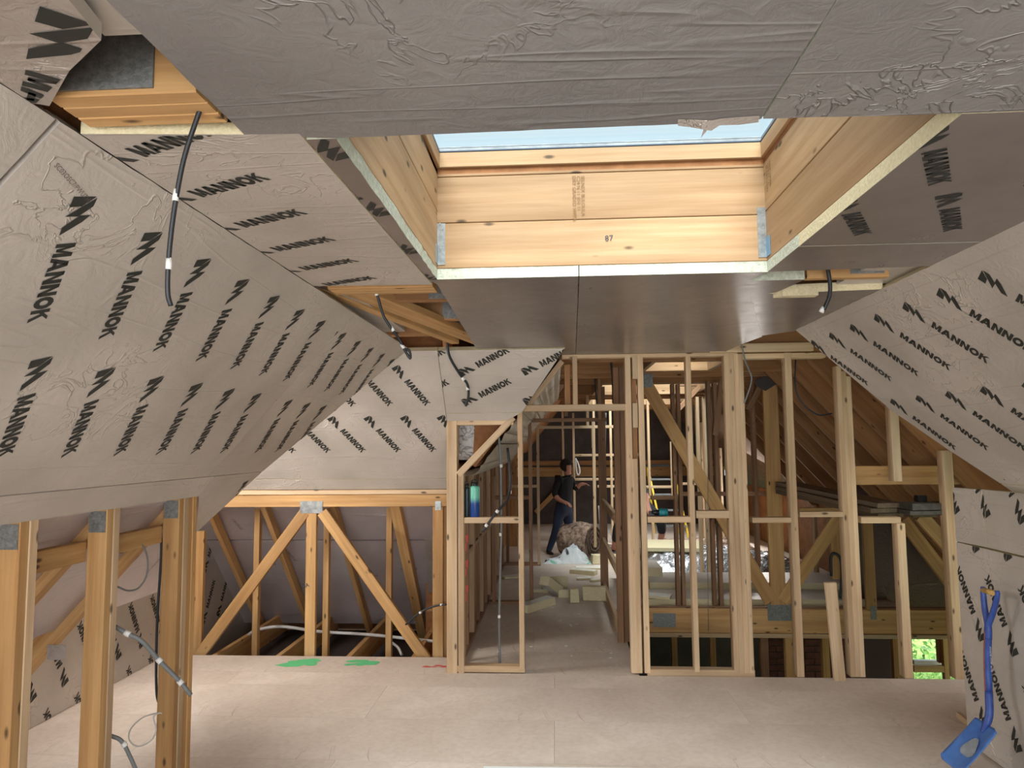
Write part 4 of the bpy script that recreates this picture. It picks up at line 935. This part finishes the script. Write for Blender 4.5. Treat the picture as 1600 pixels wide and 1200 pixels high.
for (px, py, L, w_, h_, rot, lbl, tl) in (
    (840, 950, .52, .12, .075, 1.0, 'long grey-topped insulation offcut lying nearest in the corridor', 0),
    (862, 935, .42, .11, .10, 1.15, 'ragged yellow insulation offcut propped up behind the nearest one', .45),
    (867, 922, .30, .05, .16, .06, 'upright tan block, largest insulation offcut in the heap', 0),
    (881, 932, .14, .1, .07, .1, 'small cream offcut right of the large tan block', 0),
    (897, 941, .10, .08, .15, .1, 'small upright cube-like offcut alone in the corridor middle', 0),
    (930, 938, .26, .12, .15, -.15, 'cream block-shaped offcut against the right corridor wall', 0),
    (912, 897, .36, .12, .06, -.45, 'long white offcut deeper in the corridor', 0),
    (912, 906, .18, .08, .03, .1, 'thin flat offcut in front of the long white one', 0),
    (936, 908, .26, .07, .03, .7, 'thin white offcut slanting beside the right rail', 0),
    (800, 903, .26, .10, .03, .5, 'flat white offcut seen between the left studs', 0),
    (842, 926, .22, .06, .03, 0, 'thin pale strip behind the ragged offcut', 0),
    (920, 888, .36, .2, .02, 0, 'flat grey sheet offcut at the corridor bend', 0),
    (946, 880, .40, .2, .12, .1, 'pale block at the end stud of the corridor wall', 0),
    (828, 945, .16, .07, .04, .2, 'small grey offcut beside the frame foot board', 0)):
    x, y = fl_(px, py); offcut(x, y, L, w_, h_, rot, lbl, (FOAM, FTOP), tl)
x, y = fl_(1030, 946); offcut(x - .02, y + .02, .30, .16, .03, -.3, 'thin pale offcut on the far edge of the stairwell', (FOAM, FTOP), 0, .078)
vs = []; fs = []
for i in range(120):
    x = random.uniform(-.7, .5); y = 5.6 + abs(random.gauss(0, 1)) * 2.2
    if i < 45: x = random.uniform(-1.5, 2.2); y = random.uniform(3, 5.4)
    if y > 10: continue
    s_ = random.uniform(.003, .011) * (1 if i > 45 else .5); a = random.random() * 6.28; k = len(vs)
    for j in range(4): vs.append((x + s_ * math.cos(a + j * 1.57) * (1 + (j % 2)), y + s_ * math.sin(a + j * 1.57), .001))
    vs.append((x, y, s_ * .5 + .001)); fs += [(k, k + 1, k + 4), (k + 1, k + 2, k + 4), (k + 2, k + 3, k + 4), (k + 3, k, k + 4), (k, k + 3, k + 2, k + 1)]
tag(link('foam_crumbs', mesh('foam_crumbs', vs, fs), TAPE), 'pale foam crumbs scattered over the corridor floor', 'crumbs', None, 'stuff')

# ---- stacked boards and foil blanket beyond the stairwell
def slab(lo, hi, lbl, mats=(FOIL, FOAM), rot=0):
    lo, hi = V(lo), V(hi); b = board(None, (lo.x, lo.y, hi.z), (1, 0, 0), (0, 1, 0), [(0, 0), (hi.x - lo.x, 0), (hi.x - lo.x, hi.y - lo.y), (0, hi.y - lo.y)], hi.z - lo.z, mats)
    return tag(b, lbl, 'insulation board', 'insulation boards beyond the stairwell')
slab((.95, 7.78, .001), (3.2, 8.3, .075), 'thin pale insulation board lying flat nearest the stairwell edge')
slab((1.05, 8.34, .001), (3.3, 9.0, .14), 'thick tan-edged insulation board lying behind the thin one')
slab((.72, 8.7, .142), (1.25, 9.3, .24), 'short tan-edged board piece beside the corridor wall, on the thick board')
def crumple(name, lbl, cat, x0, x1, y0, y1, z, amp, mat, nx=48, ny=36, seed=1, dome=None, kind=None):
    rnd = random.Random(seed); vs = []; 
    ph = [(rnd.uniform(3, 22), rnd.uniform(3, 22), rnd.uniform(0, 6), rnd.uniform(.2, 1)) for _ in range(14)]
    for j in range(ny + 1):
        for i in range(nx + 1):
            u, v = i / nx, j / ny; h = sum(abs(math.sin(a * u + b_ * v + c)) * d for a, b_, c, d in ph) / 8 * amp + rnd.uniform(0, amp * .15)
            e = min(u, 1 - u, v, 1 - v) * 8; e = min(1, e); k = (dome(u, v) if dome else 1)
            wob = .06 * math.sin(9 * u + 3) + .05 * math.sin(13 * v)
            vs.append((x0 + (x1 - x0) * (u + wob * (v - .5)), y0 + (y1 - y0) * (v + wob * .6), z + .002 + h * e * k))
    fs = [(j * (nx + 1) + i, j * (nx + 1) + i + 1, (j + 1) * (nx + 1) + i + 1, (j + 1) * (nx + 1) + i) for j in range(ny) for i in range(nx)]
    return tag(link(name, mesh(name, vs, fs), mat), lbl, cat, None, kind)
SILV = foil('silver_bubble_foil', (208, 212, 216), .24, .75, 1.0, 16)
crumple('foil_blanket', 'silver quilted foil blanket spread over the boards beyond the stairwell', 'foil blanket', 1.1, 3.3, 9.6, 10.85, .0, .2, SILV, seed=3)
crumple('foil_sheet', 'smaller silver foil sheet by the kneeling worker', 'foil sheet', 1.85, 3.0, 10.98, 11.45, .0, .14, SILV, seed=5)
b = board(None, (1.15, 10.25, .26), (1, -.1, 0), (0, 1, .1), [(0, 0), (.9, 0), (.9, .5), (0, .5)], .05, (FOAM, FOAM)); tag(b, 'pale bent board resting on the foil blanket', 'board')
def patch_mat():
    mt, nt, p = base_mat('white_teal_black_sheeting', (220, 226, 226), .4)
    v = coords(nt, (1, 1, 1), False); n1 = N(nt, 'ShaderNodeTexNoise', Scale=5.0, Detail=2.0, Distortion=1.0); nt.links.new(v, n1.inputs['Vector'])
    r = ramp(nt, [(.36, (34, 38, 40)), (.42, (206, 216, 222)), (.6, (222, 228, 230)), (.66, (130, 200, 180))], n1.outputs[0]); r.color_ramp.interpolation = 'LINEAR'
    nt.links.new(r.outputs[0], p.inputs['Base Color']); return mt
crumple('packaging_sheet', 'crumpled white and teal plastic sheet on the floor before the insulation roll', 'plastic sheet', -.20, .50, 10.42, 10.62, .0, .22, patch_mat(), seed=9, dome=lambda u, v: .25 + math.exp(-((u - .62) / .22) ** 2))
SHAG = noisy('shaggy_brown_wool', (92, 70, 58), (196, 172, 152), 16, .9, 1.0, 0, 8, .03)
# wool roll
RX = at(905, 835, y=10.9).x
rl = empty('insulation_roll', (RX, 10.9, 0), 'brown shaggy roll of insulation lying on the far corridor floor', 'insulation roll')
vs = []; fs = []; nS, nL_ = 40, 16; rr = random.Random(4); ax = V((.78, -.55, 0)).normalized(); ay = V((0, 0, 1)); az = ax.cross(ay)
for j in range(nL_ + 1):
    t_ = j / nL_
    for i in range(nS):
        a = 2 * PI * i / nS; r = .26 * (1 + .05 * math.sin(3 * a + 5 * t_)) * (1 - .18 * abs(2 * t_ - 1) ** 3) + rr.uniform(-.014, .014)
        vs.append(ax * ((t_ - .5) * .52) + ay * (r * math.sin(a)) + az * (r * 1.05 * math.cos(a)))
for j in range(nL_):
    for i in range(nS): fs.append((j * nS + i, j * nS + (i + 1) % nS, (j + 1) * nS + (i + 1) % nS, (j + 1) * nS + i))
link('wool_body', mesh('wool_body', vs, fs, True), SHAG, rl, Matrix.Translation((RX, 10.9, .27)))
SHD = noisy('dark_wool_end', (60, 46, 40), (112, 90, 76), 24, .95, 1.0, 0, 8, .03)
sp = []; 
for k in range(110): a = k * .22; r = .235 - k * .0020; sp.append(V((RX, 10.9, .27)) + ax * (.265 + .01 * math.sin(k)) + ay * (r * math.sin(a)) + az * (r * math.cos(a)))
tube('spiral_end', sp, .013, SHD, rl, 6, smooth_n=1)
for e_ in (-1, 1):
    vs = [ax * (.255 * e_)] + [ax * (.255 * e_) + ay * (.235 * math.sin(2 * PI * i / 24)) + az * (.235 * math.cos(2 * PI * i / 24)) for i in range(24)]
    link('roll_end', mesh('roll_end', vs, [(0, 1 + i, 1 + (i + 1) % 24) for i in range(24)]), SHD, rl, Matrix.Translation((RX, 10.9, .27)))
crumple('wool_scrap', 'flattened brown insulation wool by the kneeling worker', 'insulation scrap', 1.7, 3.2, 11.6, 12.6, .0, .14, SHAG, seed=12)
crumple('wool_scrap', 'small heap of brown wool right of the insulation roll', 'insulation scrap', .55, 1.15, 11.3, 11.9, .0, .12, SHAG, seed=14, nx=24, ny=20)

# ---- step ladder
YLW = base_mat('yellow_fibreglass', (226, 190, 44), .5)[0]
LY = .5
sl = empty('step_ladder', (1.9, 13.0, 0), 'yellow step ladder standing behind the kneeling worker', 'ladder')
for X in (1.80, 2.25):
    f_ = 0 if X < 2 else 1
    timber(sl, 'rail', (X - .10, 12.9 + LY, 1.30), (X + .08, 12.35 + LY, 0), .035, .03, YLW, (0, 1, 0)); timber(sl, 'rear_leg', (X - .10, 12.93 + LY, 1.30), (X + .06, 13.4 + LY, 0), .04, .025, YLW, (0, 1, 0))
for k in range(4): z = .25 + k * .27; t_ = z / 1.3; y = 12.35 + LY + .55 * t_; x = .08 - .18 * t_; timber(sl, 'tread', (1.80 + x, y, z), (2.25 + x, y, z), .08, .03, ALU)
box(sl, 'top_cap', (1.66, 12.84 + LY, 1.29), (2.2, 12.99 + LY, 1.33), MATS['black_plastic'], None, .006)

# ---- odds and ends near the camera
sw = board(None, (-.40, 2.9, .034), (1, 0, 0), (0, 1, 0), [(0, 0), (1.14, .02), (1.15, 1.00), (0, .98)], .03, (WHITE, FOAM)); tag(sw, 'white board lying on the floor at the bottom edge of the photo', 'board')
a, b_ = at(1498, 1117, z=.02), at(1513, 1129, z=.02)
tag(timber(None, 'timber_offcut', a, a + (b_ - a).normalized() * .25, .03, .035, CLS), 'small pale timber offcut poking out beside the shovel', 'timber offcut')

# ---- workers
SKIN = base_mat('skin', (186, 130, 108), .55)[0]; BLK = base_mat('black_cloth', (24, 25, 28), .85)[0]; JEAN = base_mat('dark_denim', (38, 48, 70), .85)[0]; GREY = base_mat('dark_grey_cloth', (58, 60, 66), .85)[0]; BOOT = base_mat('black_boot', (20, 20, 21), .6)[0]; HAIR = base_mat('dark_hair', (34, 27, 22), .8)[0]
def person(lbl, J, bones, root, Y0, seed=0):
    """J: joint -> (x, y, z, radius, material); one skinned surface"""
    names = [root] + [k for k in J if k != root]; ix = {k: i for i, k in enumerate(names)}
    me = bpy.data.meshes.new('body'); o0 = V(J[root][:3])
    me.from_pydata([tuple(V(J[k][:3]) - o0) for k in names], [(ix[a], ix[b_]) for a, b_ in bones], [])
    o = bpy.data.objects.new('body', me); COL.objects.link(o)
    md = o.modifiers.new('Skin', 'SKIN'); md.use_smooth_shade = True; s2 = o.modifiers.new('Sub', 'SUBSURF'); s2.levels = 1; s2.render_levels = 1
    for k in names:
        sv = me.skin_vertices[0].data[ix[k]]; r = J[k][3]; sv.radius = r if isinstance(r, tuple) else (r, r); sv.use_root = (k == root)
    bpy.context.view_layer.update(); dg = bpy.context.evaluated_depsgraph_get()
    nm = bpy.data.meshes.new_from_object(o.evaluated_get(dg)); bpy.data.objects.remove(o)
    mats = []; nm.materials.clear()
    for k in names:
        if J[k][4] not in mats: mats.append(J[k][4]); nm.materials.append(J[k][4])
    for f_ in nm.polygons:
        c = f_.center + o0; k = min(names, key=lambda q: (V(J[q][:3]) - c).length - (J[q][3] if not isinstance(J[q][3], tuple) else J[q][3][0]) * .6); f_.material_index = mats.index(J[k][4]); f_.use_smooth = True
    t = empty('person', (o0.x, o0.y, 0), lbl, 'person')
    link('body', nm, mats, t, Matrix.Translation(o0))
    h = V(J['head'][:3]); hd = bmesh.new(); bmesh.ops.create_uvsphere(hd, u_segments=16, v_segments=10, radius=.108)
    bmesh.ops.delete(hd, geom=[v for v in hd.verts if v.co.z < -.02 and v.co.x > .0], context='VERTS')
    hm = bpy.data.meshes.new('hair'); hd.to_mesh(hm); hd.free(); link('hair', hm, HAIR, t, Matrix.Translation(h + V((-.01, 0, .015))))
    return t
def hand(J, bones, w_, d, side):
    """palm and five fingers from wrist w_ pointing along d"""
    W_ = V(J[w_][:3]); d = V(d).normalized(); s = d.cross(V((0, 0, 1))); s = (s if s.length > .1 else V((1, 0, 0))).normalized(); up = s.cross(d)
    pk = w_ + 'p'; J[pk] = (*(W_ + d * .06), .030, SKIN); bones.append((w_, pk))
    for i in range(4):
        b0 = W_ + d * .10 + s * ((i - 1.5) * .021); L = (.065, .075, .07, .055)[i]
        a, b_ = '%sf%d' % (w_, i), '%sg%d' % (w_, i); J[a] = (*b0, .0095, SKIN); J[b_] = (*(b0 + d * L * .7 - up * L * .6), .008, SKIN); bones += [(pk, a), (a, b_)]
    a, b_ = w_ + 't', w_ + 'u'; J[a] = (*(W_ + d * .05 + s * .045 * side), .011, SKIN); J[b_] = (*(W_ + d * .09 + s * .06 * side - up * .02), .009, SKIN); bones += [(pk, a), (a, b_)]
def jj(px, py, y, r, m): q = at(px, py, y=y); return (q.x, q.y, q.z, r, m)
J = {'hip': jj(881, 795, 11.47, (.16, .12), JEAN), 'waist': jj(881, 783, 11.47, (.15, .11), BLK), 'chest': jj(884, 760, 11.47, (.19, .13), BLK), 'neckb': jj(888, 744, 11.47, .07, BLK), 'neck': jj(886, 738, 11.45, .055, SKIN), 'head': jj(886, 728, 11.42, .088, SKIN), 'crown': jj(885, 721, 11.42, .07, HAIR),
     'shL': jj(873, 749, 11.37, .07, BLK), 'elL': jj(866, 772, 11.32, .05, BLK), 'faL': jj(872, 780, 11.25, .04, SKIN), 'wrL': jj(880, 784, 11.19, .03, SKIN), 'shR': jj(894, 750, 11.57, .07, BLK), 'elR': jj(900, 766, 11.57, .048, BLK), 'wrR': jj(906, 757, 11.52, .03, SKIN),
     'thL': jj(873, 802, 11.37, .095, JEAN), 'knL': jj(870, 826, 11.32, .07, JEAN), 'anL': jj(859, 856, 11.42, .05, JEAN), 'ftL': jj(856, 864, 11.39, .045, BOOT), 'toL': jj(864, 866, 11.27, .035, BOOT),
     'thR': jj(888, 802, 11.57, .095, JEAN), 'knR': jj(889, 828, 11.57, .07, JEAN), 'anR': jj(884, 855, 11.62, .05, JEAN), 'ftR': jj(883, 861, 11.62, .045, BOOT), 'toR': jj(891, 863, 11.52, .035, BOOT)}
Bn = [('hip', 'waist'), ('waist', 'chest'), ('chest', 'neckb'), ('neckb', 'neck'), ('neck', 'head'), ('head', 'crown'), ('chest', 'shL'), ('shL', 'elL'), ('elL', 'faL'), ('faL', 'wrL'), ('chest', 'shR'), ('shR', 'elR'), ('elR', 'wrR'),
      ('hip', 'thL'), ('thL', 'knL'), ('knL', 'anL'), ('anL', 'ftL'), ('ftL', 'toL'), ('hip', 'thR'), ('thR', 'knR'), ('knR', 'anR'), ('anR', 'ftR'), ('ftR', 'toR')]
hand(J, Bn, 'wrL', (.6, -.3, -.2), 1); hand(J, Bn, 'wrR', (.8, 0, .1), -1)
person('person in black top and dark jeans standing in the far room', J, Bn, 'hip', 11.2)
y0 = 11.3
J = {'hip': jj(998, 795, y0, (.17, .14), GREY), 'waist': jj(997, 780, y0 + .1, (.15, .12), GREY), 'chest': jj(993, 762, y0 - .1, (.18, .13), GREY), 'neckb': jj(990, 751, y0 - .25, .07, GREY), 'neck': jj(989, 747, y0 - .3, .055, SKIN), 'head': jj(988, 740, y0 - .4, .095, SKIN), 'crown': jj(988, 732, y0 - .4, .07, HAIR),
     'shR': jj(1006, 762, y0 - .1, .07, GREY), 'elR': jj(1009, 783, y0 - .3, .052, SKIN), 'wrR': jj(1013, 797, y0 - .45, .045, SKIN), 'shL': jj(980, 762, y0 - .1, .07, GREY), 'elL': jj(974, 782, y0 - .3, .045, SKIN), 'wrL': jj(978, 798, y0 - .5, .03, SKIN),
     'thR': jj(1016, 800, y0 - .1, .12, GREY), 'knR': jj(1033, 812, y0 - .25, .09, BLK), 'kbR': jj(1034, 824, y0 - .2, .08, BLK), 'caR': jj(1034, 836, y0 - .1, .055, SKIN), 'anR': jj(1030, 852, y0, .045, SKIN), 'ftR': jj(1028, 863, y0, .055, BOOT), 'toR': jj(1022, 868, y0 - .15, .04, BOOT),
     'thL': jj(982, 803, y0 - .1, .11, GREY), 'knL': jj(966, 822, y0 - .25, .085, BLK), 'kbL': jj(963, 838, y0 - .2, .075, BLK), 'caL': jj(961, 848, y0 - .1, .052, SKIN), 'anL': jj(960, 857, y0, .045, SKIN), 'ftL': jj(959, 863, y0, .05, BOOT), 'toL': jj(955, 867, y0 - .12, .04, BOOT)}
Bn = [('hip', 'waist'), ('waist', 'chest'), ('chest', 'neckb'), ('neckb', 'neck'), ('neck', 'head'), ('head', 'crown'), ('chest', 'shL'), ('shL', 'elL'), ('elL', 'wrL'), ('chest', 'shR'), ('shR', 'elR'), ('elR', 'wrR'),
      ('hip', 'thR'), ('thR', 'knR'), ('knR', 'kbR'), ('kbR', 'caR'), ('caR', 'anR'), ('anR', 'ftR'), ('ftR', 'toR'), ('hip', 'thL'), ('thL', 'knL'), ('knL', 'kbL'), ('kbL', 'caL'), ('caL', 'anL'), ('anL', 'ftL'), ('ftL', 'toL')]
hand(J, Bn, 'wrL', (.3, -.3, -.8), 1); hand(J, Bn, 'wrR', (.3, -.3, -.8), -1)
person('person in dark shorts and black boots squatting behind the studs right of the doorway', J, Bn, 'hip', y0)

# ---- tree and ground outside the lower window gap
LEAF = noisy('sunlit_leaf', (44, 84, 30), (104, 150, 62), 3, .5, .1)
GRASS = noisy('grass_ground', (96, 128, 60), (140, 168, 92), 3, .9)
box(None, 'ground', (-20, 15.8, -3.1), (40, 60, -3.0), GRASS)['kind'] = 'structure'
box(None, 'ground', (6.4, -10, -3.1), (40, 15.8, -3.0), GRASS)['kind'] = 'structure'
tr = empty('garden_tree', (7.6, 14.2, -3.0), 'leafy green tree outside, seen through the gap low on the right', 'tree')
tube('trunk', [(7.6, 14.2, -3.0), (7.55, 14.2, -2.0), (7.7, 14.3, -1.0), (7.6, 14.2, .4)], lambda t: .14 - .08 * t, RAF, tr, 10)
vs = []; fs = []; rr = random.Random(8)
for i in range(5200):
    a, b_ = rr.uniform(0, 6.28), rr.uniform(-1, 1); r = 1.7 * rr.uniform(.35, 1) ** .5
    c = V((7.4 + r * 1.1 * math.cos(a) * math.sqrt(1 - b_ * b_), 14.4 + r * math.sin(a) * math.sqrt(1 - b_ * b_), -1.6 + r * b_))
    d = V([rr.uniform(-1, 1) for _ in range(3)]).normalized(); e_ = d.orthogonal().normalized(); L = rr.uniform(.035, .075); k = len(vs)
    vs += [c - d * L, c + e_ * L * .45, c + d * L, c - e_ * L * .45]; fs.append((k, k + 1, k + 2, k + 3))
tag(link('foliage', mesh('foliage', vs, fs), LEAF, tr), kind='stuff')
